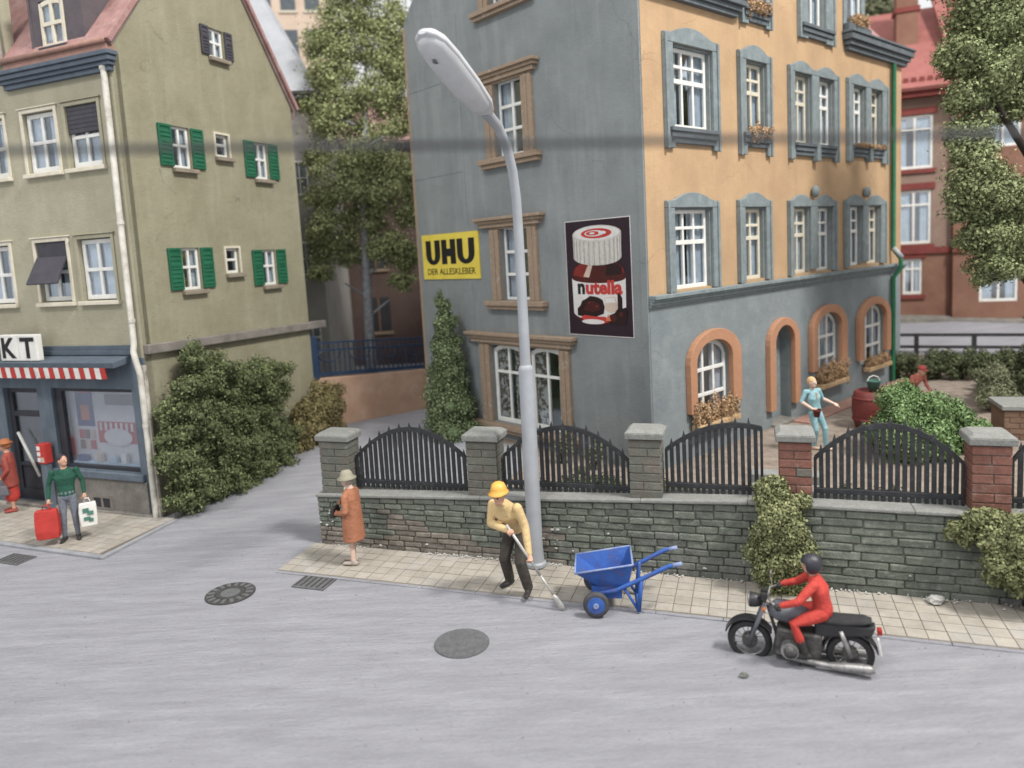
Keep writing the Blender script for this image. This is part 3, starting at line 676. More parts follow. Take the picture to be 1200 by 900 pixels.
for o in gop[3:]: window(G, hb, o[0], o[1], o[2], o[3]-.02, 2, (.66,), recess=.08, rise=.2, fr=.09, mul=.06, curtain='curtain_brown')

# ---- adverts on the grey wall (flat printed boards)
def facade_point(u, d, z): return tuple(Vector((*PA, 0))+Matrix.Rotation(R(40.5), 3, 'Z')@Vector((-d, u, z)))
ad = empty('advert_board', facade_point(6.05, .013, 4.6), R(40.5), 'yellow advert board with black UHU lettering on the grey wall', 'sign')
# local frame: x = -d, y = u offset from centre (left positive), z up; width 2.3, height 1.14
def A_T(w, h): return lambda p: (-p[2], w/2-p[0]*w, p[1]*h)     # p = (0..1 from the left as seen, 0..1 up, thickness)
def flat(T, polys, t0, t1, name, matn, parent):
    mb = MB(T)
    for poly in polys:
        n = len(poly); mb.add([(x, y, t0) for x, y in poly]+[(x, y, t1) for x, y in poly], [tuple(range(n)), tuple(range(2*n-1, n-1, -1))]+[(i, (i+1) % n, n+(i+1) % n, n+i) for i in range(n)])
    return mb.build(name, matn, parent)
T1 = A_T(2.3, 1.14)
flat(T1, [[(0, 0), (1, 0), (1, 1), (0, 1)]], 0, .03, 'board', 'yellow', ad)
def U_poly(x0, x1, y0, y1, s):
    c = (x0+x1)/2; ro = (x1-x0)/2; ri = ro-s; asp = .55*(y1-y0)
    o_ = [(c+ro*math.cos(a), y0+asp*.75+asp*.75*math.sin(a)) for a in [math.pi+math.pi*i/10 for i in range(11)]]
    i_ = [(c+ri*math.cos(a), y0+asp*.75+asp*.42*math.sin(a)) for a in [2*math.pi-math.pi*i/10 for i in range(11)]]
    left = [(x0, y1)]+o_[:6]; 
    polys = []
    full_o = [(x0, y1)]+o_+[(x1, y1)]; full_i = [(x0+s, y1)]+i_[::-1]+[(x1-s, y1)]
    for k in range(len(full_o)-1): polys.append([full_o[k], full_o[k+1], full_i[k+1], full_i[k]])
    return polys
for i, (x0, x1) in enumerate(((.07, .335), (.635, .93))): flat(T1, U_poly(x0, x1, .32, .87, .1), .03, .034, 'letter', 'black', ad)
flat(T1, [[(.36, .33), (.455, .33), (.455, .87), (.36, .87)], [(.515, .33), (.61, .33), (.61, .87), (.515, .87)], [(.455, .5), (.515, .5), (.515, .67), (.455, .67)]], .03, .034, 'letter', 'black', ad)
def lettering(T, s, x0, x1, y0, y1, t0, matn, parent, bold=.0, th=.004, name='lettering'):
    v, f = text_mesh(s, bold, th); mb = MB(T); mb.add([(x0+a*(x1-x0), y0+b*(y1-y0), t0+c) for a, b, c in v], f); return mb.build(name, matn, parent)
lettering(T1, 'DER ALLESKLEBER', .085, .93, .1, .24, .03, 'black', ad, .008)

nb = empty('advert_poster', facade_point(1.23, .013, 3.4), R(40.5), 'dark poster of a white-lidded nutella jar on the grey wall', 'sign')
T2 = A_T(1.68, 2.33)
M['poster_dark'] = mat('poster_dark', '#2b1a26', .45, '#241520', 3, .05)
M['poster_edge'] = mat('poster_edge', '#c9c6c2', .6)
M['choc'] = mat('choc', '#4a1712', .5, '#3a110e', 3); M['label_white'] = mat('label_white', '#cfccca', .6, '#c2bebc', 5, .05)
M['lid_white'] = mat('lid_white', '#bdb9b3', .6, '#a8a39c', 12, .25, 60); M['choc_dark'] = mat('choc_dark', '#24100f', .5); M['choc_red'] = mat('choc_red', '#7d2019', .5); M['cream'] = mat('cream', '#c8b3a0', .6); M['orange'] = mat('orange', '#c9713f', .6)
flat(T2, [[(-.012, -.008), (1.012, -.008), (1.012, 1.008), (-.012, 1.008)]], 0, .012, 'border', 'poster_edge', nb)
flat(T2, [[(0, 0), (1, 0), (1, 1), (0, 1)]], .012, .016, 'board', 'poster_dark', nb)
def ell(cx_, cy_, rx, ry, a0=0, a1=360, n=22): return [(cx_+rx*math.cos(R(a0+(a1-a0)*i/n)), cy_+ry*math.sin(R(a0+(a1-a0)*i/n))) for i in range(n+(0 if a1-a0 == 360 else 1))]
# glass of the jar with rounded shoulders
flat(T2, [[(.1, .17)]+ell(.5, .17, .4, .07, 180, 360)+[(.9, .17), (.925, .48), (.915, .54), (.88, .59), (.8, .63), (.2, .63), (.12, .59), (.085, .54), (.075, .48)]], .016, .019, 'jar', 'choc', nb)
flat(T2, [[(.1, .53), (.14, .59), (.22, .625), (.4, .625), (.38, .53), (.3, .5)]], .019, .021, 'highlight', 'choc_red', nb)
flat(T2, [[(.27, .515), (.36, .505), (.42, .61), (.35, .615)]], .0215, .0225, 'highlight', 'cream', nb)
flat(T2, [[(.62, .52), (.86, .53), (.86, .58), (.78, .62), (.64, .62)]], .019, .021, 'shade', 'choc_dark', nb)
flat(T2, [[(.88, .54), (.905, .54), (.885, .585), (.87, .59)]], .0215, .0225, 'highlight', 'choc_red', nb)
# label
flat(T2, [[(.09, .2)]+ell(.5, .2, .41, .075, 180, 360)+[(.91, .2), (.92, .5)]+ell(.5, .5, .42, .045, 360, 180)[1:]], .019, .022, 'label', 'label_white', nb)
# lid with moulded ribs
flat(T2, [[(.13, .68)]+ell(.5, .68, .37, .07, 180, 360)+[(.88, .88)]+ell(.5, .88, .38, .075, 0, 180)], .022, .026, 'lid', 'lid_white', nb)
for k in range(27):
    t_ = R(186+168*k/26); x_ = .5+.375*math.cos(t_); yb = .68+.066*math.sin(t_); yt = .875+.062*math.sin(t_)
    flat(T2, [[(x_-.0035, yb), (x_+.0035, yb), (x_+.0035, yt), (x_-.0035, yt)]], .026, .0272, 'lid_rib', 'label_white' if k % 2 else 'concrete', nb)
flat(T2, [ell(.5, .885, .36, .062)], .0275, .029, 'lid_top', 'label_white', nb)
flat(T2, [ell(.5, .885, .24, .043)], .029, .0305, 'lid_mark', 'red', nb)
flat(T2, [ell(.47, .886, .15, .026)], .0305, .0315, 'lid_mark', 'label_white', nb); flat(T2, [ell(.45, .887, .11, .018)], .0315, .0325, 'lid_mark', 'red', nb); flat(T2, [ell(.44, .888, .045, .008)], .0325, .0335, 'lid_mark', 'label_white', nb); flat(T2, [ell(.6, .888, .06, .014)], .0325, .0335, 'lid_mark', 'label_white', nb)
lettering(T2, 'n', .17, .285, .36, .455, .022, 'black', nb, .045)
lettering(T2, 'utella', .3, .87, .357, .482, .022, 'red', nb, .045)
# bread spread with chocolate, glass of milk, nuts at the foot of the label
flat(T2, [[(.15, .17), (.15, .23), (.2, .26), (.23, .3), (.3, .32), (.36, .345), (.44, .34), (.5, .33), (.56, .31), (.59, .25), (.57, .19), (.46, .165), (.3, .155)]], .0225, .0245, 'picture', 'choc_dark', nb)
flat(T2, [[(.24, .22), (.3, .27), (.4, .3), (.5, .28), (.53, .23), (.4, .2)]], .0246, .0254, 'picture', 'choc', nb); flat(T2, [[(.3, .275), (.38, .3), (.36, .285)], [(.44, .26), (.5, .265), (.47, .245)]], .0255, .026, 'picture', 'choc_red', nb)
flat(T2, [[(.6, .22), (.585, .33), (.75, .34), (.79, .27), (.76, .21), (.68, .2)]], .0225, .0245, 'picture', 'cream', nb); flat(T2, [[(.6, .285), (.595, .325), (.74, .333), (.76, .29)]], .0246, .0254, 'picture', 'label_white', nb)
flat(T2, [[(.74, .2), (.79, .24), (.79, .36), (.82, .375), (.86, .33), (.86, .24), (.91, .25), (.93, .2), (.9, .1), (.66, .1), (.66, .18)]], .0248, .0262, 'picture', 'choc_dark', nb)
flat(T2, [ell(.71, .155, .06, .03), ell(.84, .19, .035, .022)], .0263, .0275, 'picture', 'choc', nb)
flat(T2, [[(.2, .15), (.26, .175), (.42, .165), (.6, .165), (.65, .125), (.55, .1), (.36, .1)]], .0248, .0262, 'picture', 'red', nb); flat(T2, [ell(.4, .118, .18, .022)], .0264, .0276, 'picture', 'label_white', nb); flat(T2, [[(.6, .13), (.64, .19), (.68, .13)]], .0277, .0285, 'picture', 'orange', nb)

# ================================================================ GREEN HOUSE WITH THE SHOP
gh = empty('corner_house', (*PC, 0), R(68), 'olive green gabled house with green shutters above a corner shop', 'house')
F0 = Fm(0); G0 = Gm(0)
gw = [(1.36, 1.92, 7.45, 8.36, 0), (2.72, 3.16, 7.82, 8.34, 0), (4.06, 4.6, 7.4, 8.31, 0), (1.28, 1.86, 4.76, 5.7, 0), (2.7, 3.16, 5.07, 5.67, 0), (4.0, 4.56, 4.7, 5.61, 0), (2.82, 3.33, 10.12, 10.79, 0)]
wall(F0, 0.001, 5.75, -.1, [(0, 9.82), (2.9, 13.5), (5.75, 9.5)], gw, .22).build('gable_wall', 'green_plaster', gh)
sw = [(.5, 1.42, 7.44, 8.7, 0), (1.74, 2.68, 7.44, 8.7, 0), (3.3, 4.2, 7.44, 8.7, 0), (.54, 1.5, 4.68, 5.98, 0), (1.84, 2.78, 4.68, 5.98, 0), (3.62, 4.56, 4.68, 5.98, 0), (4.8, 5.7, 4.68, 5.98, 0), (4.9, 5.8, 7.44, 8.7, 0)]
wall(G0, .22, 8, 3.45, [(.22, 9.4), (2.95, 9.4), (2.9501, 13.4), (8, 13.4)], sw, .22, .001).build('front_wall', 'green_plaster2', gh)
MB(G0).box(0, .22, -.2, .001, 3.45, 9.6).build('corner_wall', 'green_plaster2', gh)
MB().box(5.55, 5.75, .22, 8, -.1, 9.5).build('rear_wall', 'green_plaster', gh)
MB().box(.2, 5.6, 7.8, 8, -.1, 13).build('party_wall', 'green_plaster', gh)
# shop front
so = [(.42, 2.84, .96, 2.78, 0), (3.3, 4.42, .1, 2.76, 0), (4.85, 7.4, .96, 2.78, 0)]
wall(G0, 0, 8, .0, [(0, 3.45), (8, 3.45)], so, .22, .03).build('shop_front_wall', 'shop_blue', gh)
pl = MB(G0); pl.box(.25, 3.05, .03, .075, .0, .78); pl.build('plinth', 'concrete', gh, bevel=.015)
MB(G0).box(.12, 3.12, .0, .16, .0, .09).build('plinth_foot', 'concrete', gh, bevel=.03)
mb = MB(G0)
for a, b, c, d in ((1.3, 1.9, .36, .42), (1.3, 1.9, .1, .14), (1.3, 1.35, .14, .36), (1.85, 1.9, .14, .36), (1.57, 1.62, .14, .36)): mb.box(a, b, .075, .1, c, d)
vf = mb.build('vent', 'ledge', gh); MB(G0).box(1.35, 1.85, .075, .079, .14, .36).build('vent_opening', 'shop_dark', vf)
MB(G0).box(.28, 3.0, .03, .13, .8, .95).build('shop_sill', 'shop_blue', gh, bevel=.012)
mb = MB(G0)
for a, b, c, d in ((.42, .5, .96, 2.78), (2.62, 2.84, .96, 2.78), (.5, 2.62, .96, 1.04), (.5, 2.62, 2.7, 2.78)): mb.box(a, b, -.14, -.04, c, d)
sf = mb.build('shop_window', 'shop_dark', gh, bevel=.008); MB(G0).box(.5, 2.62, -.1, -.09, 1.04, 2.7).build('pane', 'shop_glass', sf)
# displays inside the window (printed boards)
M['poster_blue'] = mat('poster_blue', '#34457f', .6, '#2b3a6e', 4); M['pale_blue'] = mat('pale_blue', '#a9c0d0', .6)
dsp = MB(G0).box(.46, 2.7, -.32, -.28, .9, 2.9).build('display_board', 'label_white', gh)
def disp(a, b, c, d, matn, k=0): MB(G0).box(a, b, -.275+.01*k-.004, -.27+.01*k, c, d).build('display_poster', matn, dsp)
disp(1.98, 2.5, 1.86, 2.66, 'poster_blue'); disp(2.1, 2.36, 2.0, 2.35, 'orange', 1); disp(2.0, 2.48, 2.62, 2.7, 'red', 1)
for i in range(3):
    for j in range(2): disp(2.0+.17*i, 2.14+.17*i, 1.34+.24*j, 1.54+.24*j, ('red', 'cream', 'box_brown')[(i+j) % 3], 1)
disp(.5, 1.9, 1.5, 1.98, 'red'); 
for i in range(9): disp(.52+.155*i, .59+.155*i, 1.78, 1.96, 'label_white', 1)
MB(G0).add(*(lambda P: ([(a, -.258, c) for a, c in P]+[(a, -.252, c) for a, c in P], [tuple(range(len(P))), tuple(range(2*len(P)-1, len(P)-1, -1))]))(ell(1.3, 1.64, .42, .2))).build('display_poster', 'label_white', dsp)
disp(.6, 1.6, 2.36, 2.6, 'ledge')
MB(G0).box(.5, 2.6, -.27, -.12, .9, 1.08).build('display_shelf', 'pale_blue', gh)
for a, w_, h_, mt in ((1.0, .16, .22, 'white'), (1.3, .2, .14, 'pale_blue'), (2.2, .26, .14, 'poster_blue'), (1.75, .14, .2, 'cream')):
    MB(G0).box(a, a+w_, -.24, -.14, 1.08, 1.08+h_).build('display_pack', mt, gh, bevel=.012)
# door
mb = MB(G0)
for a, b, c, d in ((3.3, 3.42, .1, 2.76), (4.28, 4.42, .1, 2.76), (3.42, 4.28, .1, .35), (3.42, 4.28, 2.64, 2.76), (3.42, 4.28, 2.08, 2.2), (3.42, 4.28, .9, .98)): mb.box(a, b, -.15, -.07, c, d)
dr = mb.build('door', 'shop_dark', gh, bevel=.008)
MB(G0).box(3.42, 4.28, -.13, -.12, .98, 2.08).build('pane', 'shop_glass', dr); MB(G0).box(3.42, 4.28, -.13, -.12, 2.2, 2.64).build('pane', 'shop_glass', dr); MB(G0).box(3.42, 4.28, -.13, -.11, .35, .9).build('panel', 'shop_dark', dr)
mb = MB(G0); mb.tube([(4.1, .02, 1.72), (3.5, .06, .72)], .035, 8); mb.build('handle', 'white', dr, smooth=True)
MB(G0).box(3.2, 4.5, .03, .25, .05, .12).build('door_step', 'concrete', gh, bevel=.015)
mb = MB(G0)
for a, b, c, d in ((4.85, 4.95, .96, 2.78), (7.3, 7.4, .96, 2.78), (4.95, 7.3, .96, 1.04), (4.95, 7.3, 2.7, 2.78)): mb.box(a, b, -.14, -.04, c, d)
sf = mb.build('shop_window', 'shop_dark', gh, bevel=.008); MB(G0).box(4.95, 7.3, -.1, -.09, 1.04, 2.7).build('pane', 'shop_glass', sf)
# canopy and striped valance
MB(G0).hexa([(.35, -.02, 3.36), (8, -.02, 3.36), (8, .46, 3.3), (.35, .46, 3.3), (.35, -.02, 3.52), (8, -.02, 3.52), (8, .48, 3.42), (.35, .48, 3.42)]).build('canopy', 'slate_blue', gh, bevel=.012)
for k in range(40):
    a = .62+.15*k; j = rnd.uniform(-.01, .012)
    MB(G0).hexa([(a, .43+j, 3.07+j), (a+.148, .43-j, 3.07-j), (a+.148, .41-j, 3.07), (a, .41, 3.07), (a, .46, 3.31), (a+.148, .46, 3.31), (a+.148, .44, 3.31), (a, .44, 3.31)]).build('valance_stripe', 'red' if k % 2 == 0 else 'white', gh)
mb = MB(G0); mb.box(.3, 8, .0, .08, 3.52, 3.62); mb.box(.3, 8, .0, .05, 3.62, 3.72); mb.build('fascia', 'slate_blue', gh, bevel=.01)
# letter tiles standing on the canopy
for a, ch in ((2.58, 'T'), (3.17, 'K')):
    t_ = MB(G0).box(a, a+.58, .28, .42, 3.45, 4.02).build('letter_tile', 'white', gh, bevel=.012)
    lettering(lambda p, a=a: (-.42-p[2], a+.58-p[0]*.58, 3.45+p[1]*.57), ch, .12, .88, .1, .9, .0, 'black', t_, .03, .006, 'letter')
# corner downpipe
mb = MB(); q = [(-.09, .12, 9.3), (-.09, .14, 3.75), (-.13, .14, 3.6), (-.13, .08, 3.35), (-.09, .06, 3.1), (-.09, .06, .05)]
mb.tube(q, .062, 10); autosmooth(mb.build('downpipe', 'pipe_white', gh)); 
mb = MB(); 
for z in (9.25, 6.2, 4.2, 2.0): mb.tube([(-.09, .13 if z > 3.5 else .06, z), (-.09, .13 if z > 3.5 else .06, z+.07)], .072, 10)
mb.build('pipe_clip', 'pipe_white', gh)
MB(G0).box(-.03, .17, -.02, .06, .0, 3.3).build('corner_pilaster', 'peeling', gh, bevel=.02)
# ledge on the gable
mb = MB(F0); mb.hexa([(.0, .0, 3.52), (6.35, .0, 3.36), (6.35, .16, 3.36), (.0, .16, 3.52), (.0, .0, 3.72), (6.35, .0, 3.56), (6.35, .16, 3.56), (.0, .16, 3.72)]); mb.build('ledge', 'ledge', gh, bevel=.02)
# gable windows, shutters, sills
for i, o in enumerate(gw):
    small = i in (1, 4)
    window(F0, gh, o[0], o[1], o[2], o[3], 1 if small else 2, (.55,), recess=.06, fr=.06, mul=.06, depth=.05, curtain=None if small else 'curtain')
    MB(F0).box(o[0]-.06, o[1]+.1, 0, .12, o[2]-.1, o[2]-.01).build('sill', 'sill_brown', gh, bevel=.012)
    if small:
        mb = MB(F0)
        for a, b, c, d in ((o[0]-.05, o[0], o[2], o[3]+.05), (o[1], o[1]+.05, o[2], o[3]+.05), (o[0], o[1], o[3], o[3]+.05)): mb.box(a, b, 0, .03, c, d)
        mb.build('window_trim', 'frame_cream', gh); continue
    sm = 'shutter_dark' if i == 6 else 'shutter'
    wd = .27 if i == 6 else .38
    for a, b in ((o[0]-wd, o[0]-.01), (o[1]+.01, o[1]+wd)):
        mb = MB(F0); z0, z1 = o[2]+.02, o[3]+.0
        mb.box(a, b, .012, .035, z0, z1)
        for (p, q_, r_, s_) in ((a, a+.05, z0, z1), (b-.05, b, z0, z1), (a+.05, b-.05, z0, z0+.06), (a+.05, b-.05, z1-.06, z1), (a+.05, b-.05, (z0+z1)/2+.05, (z0+z1)/2+.11)): mb.box(p, q_, .035, .055, r_, s_)
        s2 = mb.build('shutter', sm, gh, bevel=.006, seg=1)
        nz = 8 if i != 6 else 7
        for k in range(nz):
            zz = z0+.08+(z1-z0-.16)*k/nz
            MB(F0).hexa([(a+.05, .036, zz), (b-.05, .036, zz), (b-.05, .05, zz-.0), (a+.05, .05, zz), (a+.05, .036, zz+.05), (b-.05, .036, zz+.05), (b-.05, .04, zz+.05), (a+.05, .04, zz+.05)]).build('slat', sm, s2)
# street windows with moulded cream casings
for i, o in enumerate(sw):
    window(G0, gh, o[0]+.02, o[1]-.02, o[2]+.02, o[3]-.02, 2, (.5,), recess=.07, fr=.09, mul=.075, matn='frame_white')
    mb = MB(G0)
    for a, b, c, d in ((o[0]-.08, o[0], o[2], o[3]+.08), (o[1], o[1]+.08, o[2], o[3]+.08), (o[0], o[1], o[3], o[3]+.08)): mb.box(a, b, 0, .03, c, d)
    mb.box(o[0]-.12, o[1]+.12, 0, .06, o[3]+.085, o[3]+.11)
    c_ = mb.build('window_casing', 'frame_cream' if i % 3 else 'green_plaster2', gh, bevel=.008)
    MB(G0).box(o[0]-.1, o[1]+.1, 0, .1, o[2]-.09, o[2]-.005).build('sill', 'frame_cream', c_, bevel=.01)
MB(G0).box(.52, 1.4, -.05, -.02, 8.14, 8.68).build('roller_blind', 'shutter_dark', gh)
for k in range(6): MB(G0).box(.53, 1.39, -.022, -.012, 8.15+.09*k, 8.225+.09*k).build('slat', 'shutter_dark', gh)
mb = MB(G0); mb.hexa([(1.84, .34, 5.1), (2.78, .34, 5.1), (2.78, .31, 5.08), (1.84, .31, 5.08), (1.86, .03, 5.66), (2.76, .03, 5.66), (2.76, 0, 5.64), (1.86, 0, 5.64)])
mb.box(1.88, 2.74, -.03, -.01, 5.64, 5.97); mb.build('folding_blind', 'shutter_dark', gh)
# main cornice, gutter, roof, dormer
cornice(G0, .06, 2.92, 9.22, [(.1, .1), (.08, .15), (.1, .2), (.09, .24)], 'slate_blue', gh)
MB(G0).box(-.02, 2.95, -.1, .1, 9.6, 9.76).build('eaves_board', 'copper', gh, bevel=.01)
mb = MB(G0); mb.tube([(-.02, .12, 9.8), (2.95, .12, 9.8)], .06, 8); mb.build('gutter', 'copper', gh, smooth=True)
slab('roof', [(-.05, -.12, 9.76), (2.9, -.12, 13.5), (2.9, 8, 13.5), (-.05, 8, 9.76)], .1, 'roof_pink', gh)
slab('roof', [(2.9, -.12, 13.5), (5.9, -.12, 9.35), (5.9, 8, 9.35), (2.9, 8, 13.5)], .1, 'roof_pink', gh)
mb = MB(F0); mb.ring([(-.06, 9.74), (2.9, 13.56), (5.9, 9.3), (5.78, 9.1)], [(.02, 9.72), (2.9, 13.46), (5.82, 9.3), (5.74, 9.1)], 0, .05); mb.build('verge_board', 'verge', gh)
dmr = MB(G0).box(.62, 2.12, -1.4, .0, 9.84, 9.9).box(.62, 1.1, -1.4, .0, 9.9, 11.3).box(1.82, 2.12, -1.4, .0, 9.9, 11.3).box(1.1, 1.82, -1.4, .0, 10.85, 11.3).build('dormer', 'roof_slate', gh)
window(G0, gh, 1.12, 1.8, 9.9, 10.85, 2, (.5,), recess=-.02, fr=.08, mul=.08, matn='frame_cream', rise=.1)
MB(G0).box(1.05, 1.85, 0, .09, 9.85, 9.92).build('sill', 'shutter_dark', dmr)
slab('dormer_roof', [(-.1, .5, 11.2), (-.1, 2.2, 11.2), (2, 2.2, 12.6), (2, .5, 12.6)], .08, 'roof_slate', dmr)
mb = MB(G0); mb.tube([(2.98, .1, 9.78), (3.2, .1, 13)], .055, 8); mb.build('downpipe', 'pipe_white', gh, smooth=True)
MB(G0).box(2.06, 2.12, 0, .02, 9.9, 11.2).build('dormer_trim', 'roof_slate', gh)

# ================================================================ BEHIND THE HOUSES
# neighbour with pale slate roof
nbh = empty('neighbour_house', (-6.6, 24.2, .4), R(5), 'pale grey house with light slate roof behind the olive green gable', 'house')
MB().box(-6, 1.25, 0, 8, 0, 10.3).build('wall', 'wall_pale', nbh)
slab('roof', [(-6, -.5, 10.1), (1.5, -.5, 10.1), (-1.1, 4, 15.3), (-6, 4, 15.3)], .12, 'roof_pale', nbh); slab('roof', [(1.5, -.5, 10.1), (1.5, 8.5, 10.1), (-1.1, 4, 15.3)], .12, 'roof_pale', nbh)
MB().box(-6, 1.45, -.45, .0, 10.0, 10.2).build('gutter', 'trim_dark', nbh)
for z in (1.8, 4.4, 7.0): 
    window(lambda p: (p[0], -p[1], p[2]), nbh, .45, 1.0, z, z+1.1, 2, (.5,), recess=-.06)
# beige block far behind
bb = empty('apartment_block', (-13, 40, .4), R(8), 'far beige apartment block rising above the pale slate roof', 'building')
MB().box(0, 5.2, 0, 8, 0, 23).build('wall', 'beige', bb)
MB().box(-.2, 5.4, -.25, 0, 20.6, 21.0).build('cornice', 'frame_cream', bb)
for i in range(4):
    for j in range(3):
        x = .5+1.25*i; z = 15.8+2.3*j
        MB().box(x, x+.75, -.06, -.02, z, z+1.3).build('window', 'trim_dark', bb); MB().box(x-.1, x+.85, -.12, -.02, z-.15, z-.03).build('sill', 'frame_cream', bb)
# dark red brick house behind the tall tree
mr = empty('brick_house', (-9, 33, .4), R(-3), 'dim maroon brick house standing behind the tall pale-trunked tree', 'house')
MB().box(0, 11, 0, 8, 0, 9.8).build('wall', 'maroon', mr)
slab('roof', [(-.3, -.4, 9.7), (11.3, -.4, 9.7), (11.3, 4, 12.4), (-.3, 4, 12.4)], .12, 'roof_pink', mr)
for i in range(4):
    for j in range(3):
        x = 1+2.6*i; z = 1.6+2.8*j
        w_ = MB().box(x, x+1.0, -.05, -.01, z, z+1.5).build('window', 'interior', mr)
        MB().box(x-.1, x+1.1, -.1, -.05, z-.15, z-.02).build('sill', 'trim_brown', w_); MB().box(x+.46, x+.54, -.08, -.05, z, z+1.5).build('mullion', 'box_brown', w_)
# peach parapet wall with blue railing across the path
p0, p1 = Vector((-5.15, 20.65)), Vector((-1.9, 22.95)); an = math.atan2(p1.y-p0.y, p1.x-p0.x); Lp = (p1-p0).length
pw = empty('parapet_wall', (p0.x, p0.y, .3), an, 'peach rendered low wall closing the lane behind the green house', 'wall')
MB().hexa([(0, 0, 0), (Lp, 0, 0), (Lp, .25, 0), (0, .25, 0), (0, 0, 1.62), (Lp, 0, 1.36), (Lp, .25, 1.36), (0, .25, 1.62)]).build('wall', 'peach', pw, bevel=.02)
br = empty('railing', (p0.x, p0.y, 1.9), an, 'dark blue iron railing on the peach wall', 'railing')
def pz(x): return -.26*x/Lp
MB().box(-.12, .22, -.06, .2, .0, 1.25).build('end_post', 'rail_blue', br, bevel=.015)
for dz in (.06, .78, 1.0):
    mb = MB(); h_ = .05 if dz > .5 else .1
    mb.hexa([(0.2, .07, dz), (Lp, .07, dz+pz(Lp)), (Lp, .14, dz+pz(Lp)), (.2, .14, dz), (.2, .07, dz+h_), (Lp, .07, dz+h_+pz(Lp)), (Lp, .14, dz+h_+pz(Lp)), (.2, .14, dz+h_)]); mb.build('rail', 'rail_blue', br)
for i in range(24):
    x = .3+(Lp-.35)*i/23; MB().box(x-.016, x+.016, .09, .12, .1+pz(x), 1.0+pz(x)).build('bar', 'rail_blue', br)
for i in range(4):
    x = .62+.95*i; pts = [(x+.36*math.cos(a), .08, .78+pz(x)+.3*math.sin(a)) for a in [math.pi+math.pi*k/10 for k in range(11)]]
    MB().tube(pts, .018, 6).build('scroll', 'rail_blue', br, smooth=True)

# red brick house on the right
rh = empty('brick_house', (16.75, 30.2, 1.2), R(-21), 'red brick house with white windows and red roof beyond the back road', 'house')
RF = lambda p: (p[0], -p[1], p[2])
rop = [(.05, 1.35, 6.35, 8.45, 0), (.05, 1.3, 3.35, 5.5, 0), (.3, 1.0, 1.3, 2.75, 0)]
wall(RF, -4, 2.0, -.8, [(-4, 3.0), (2.0, 3.0)], rop[2:], .25).build('wall', 'brick_far', rh); wall(RF, -4, 2.0, 3.0, [(-4, 9.2), (2.0, 9.2)], rop[:2], .25).build('upper_wall', 'brick_tan', rh)
rop2 = [(2.9, 4.2, .95, 2.75, 0), (3.0, 4.2, 6.9, 8.7, 0), (6.0, 7.0, .95, 2.75, 0), (6.3, 7.3, 5.2, 6.6, 0)]
wall(lambda p: RF((p[0], p[1]+.35, p[2])), 2.0, 9.5, -1.2, [(2.0, 9.2), (9.5, 9.2)], rop2, .3).build('bay_wall', 'brick_far', rh)
for o in rop: window(RF, rh, o[0], o[1], o[2], o[3], 2, (.75,), recess=.05, fr=.1, mul=.08); MB(RF).box(o[0]-.1, o[1]+.1, 0, .1, o[2]-.18, o[2]-.02).build('sill', 'red_trim', rh); MB(RF).box(o[0]-.12, o[1]+.12, 0, .06, o[3]+.02, o[3]+.28).build('lintel', 'red_trim', rh)
for o in rop2: window(lambda p: RF((p[0], p[1]+.35, p[2])), rh, o[0], o[1], o[2], o[3], 2, (.75,), recess=.05, fr=.1, mul=.08); MB(RF).box(o[0]-.12, o[1]+.12, .35, .42, o[3]+.02, o[3]+.28).build('lintel', 'red_trim', rh)
MB(RF).box(-4, 2.0, 0, .12, 2.95, 3.2).build('band', 'red_trim', rh); MB(RF).box(2.0, 9.5, .35, .47, 2.95, 3.2).build('band', 'red_trim', rh)
MB(RF).box(-4, 2.2, -.2, .5, 9.1, 9.35).build('eaves', 'red_trim', rh)
rr_ = slab('roof', [(-4, -.65, 9.3), (2.5, -.65, 9.3), (2.5, 5, 13.6), (-4, 5, 13.6)], .15, 'roof_red', rh)
slab('roof', [(1.9, -1.2, 9.2), (9.5, -1.2, 9.2), (9.5, 4.4, 14.2), (1.9, 4.4, 14.2)], .15, 'roof_red', rh)
MB().box(.35, 1.15, 2.2, 3.0, 10.5, 14.4).build('chimney', 'brick_far', rh); MB().box(.28, 1.22, 2.13, 3.07, 13.0, 13.2).build('chimney_band', 'red_trim', rh)
for i in range(12): MB().box(-.9+.28*i, -.72+.28*i, -.42, -.36, 9.62, 9.85).build('snow_guard', 'red_trim', rh)
MB().box(-4, 9.3, 9, 9.3, -.8, 9).build('rear_wall', 'brick_far', rh); MB().box(9.2, 9.5, -.3, 9, -1.2, 12).build('end_wall', 'brick_far', rh)
# slate-blue roof further back
bl_ = empty('slate_roof_house', (20.5, 48, 1), R(-10), 'far house with blue-grey slate roof above the red roof', 'house')
MB().box(0, 7, 0, 6, 0, 15).build('wall', 'wall_pale', bl_)
slab('roof', [(-.3, -.5, 15), (7.3, -.5, 15), (6.2, 3, 23), (.8, 3, 23)], .2, 'blue_roof', bl_); slab('roof', [(7.3, -.5, 15), (7.3, 6.5, 15), (6.2, 3, 23)], .2, 'blue_roof', bl_)

# low guard rail by the back road
gr = empty('guard_rail', (12.6, 26.2, .85), R(-22), 'low dark guard rail with two bars beside the back road', 'railing')
for z in (.2, .62): MB().hexa([(0, 0, z), (9, 0, z-.1), (9, .06, z-.1), (0, .06, z), (0, 0, z+.1), (9, 0, z), (9, .06, z), (0, .06, z+.1)]).build('rail', 'fence', gr)
for k in range(5): x = .6+1.72*k; MB().box(x, x+.13, -.02, .1, -.3, .72-.1*x/9).build('post', 'fence', gr)

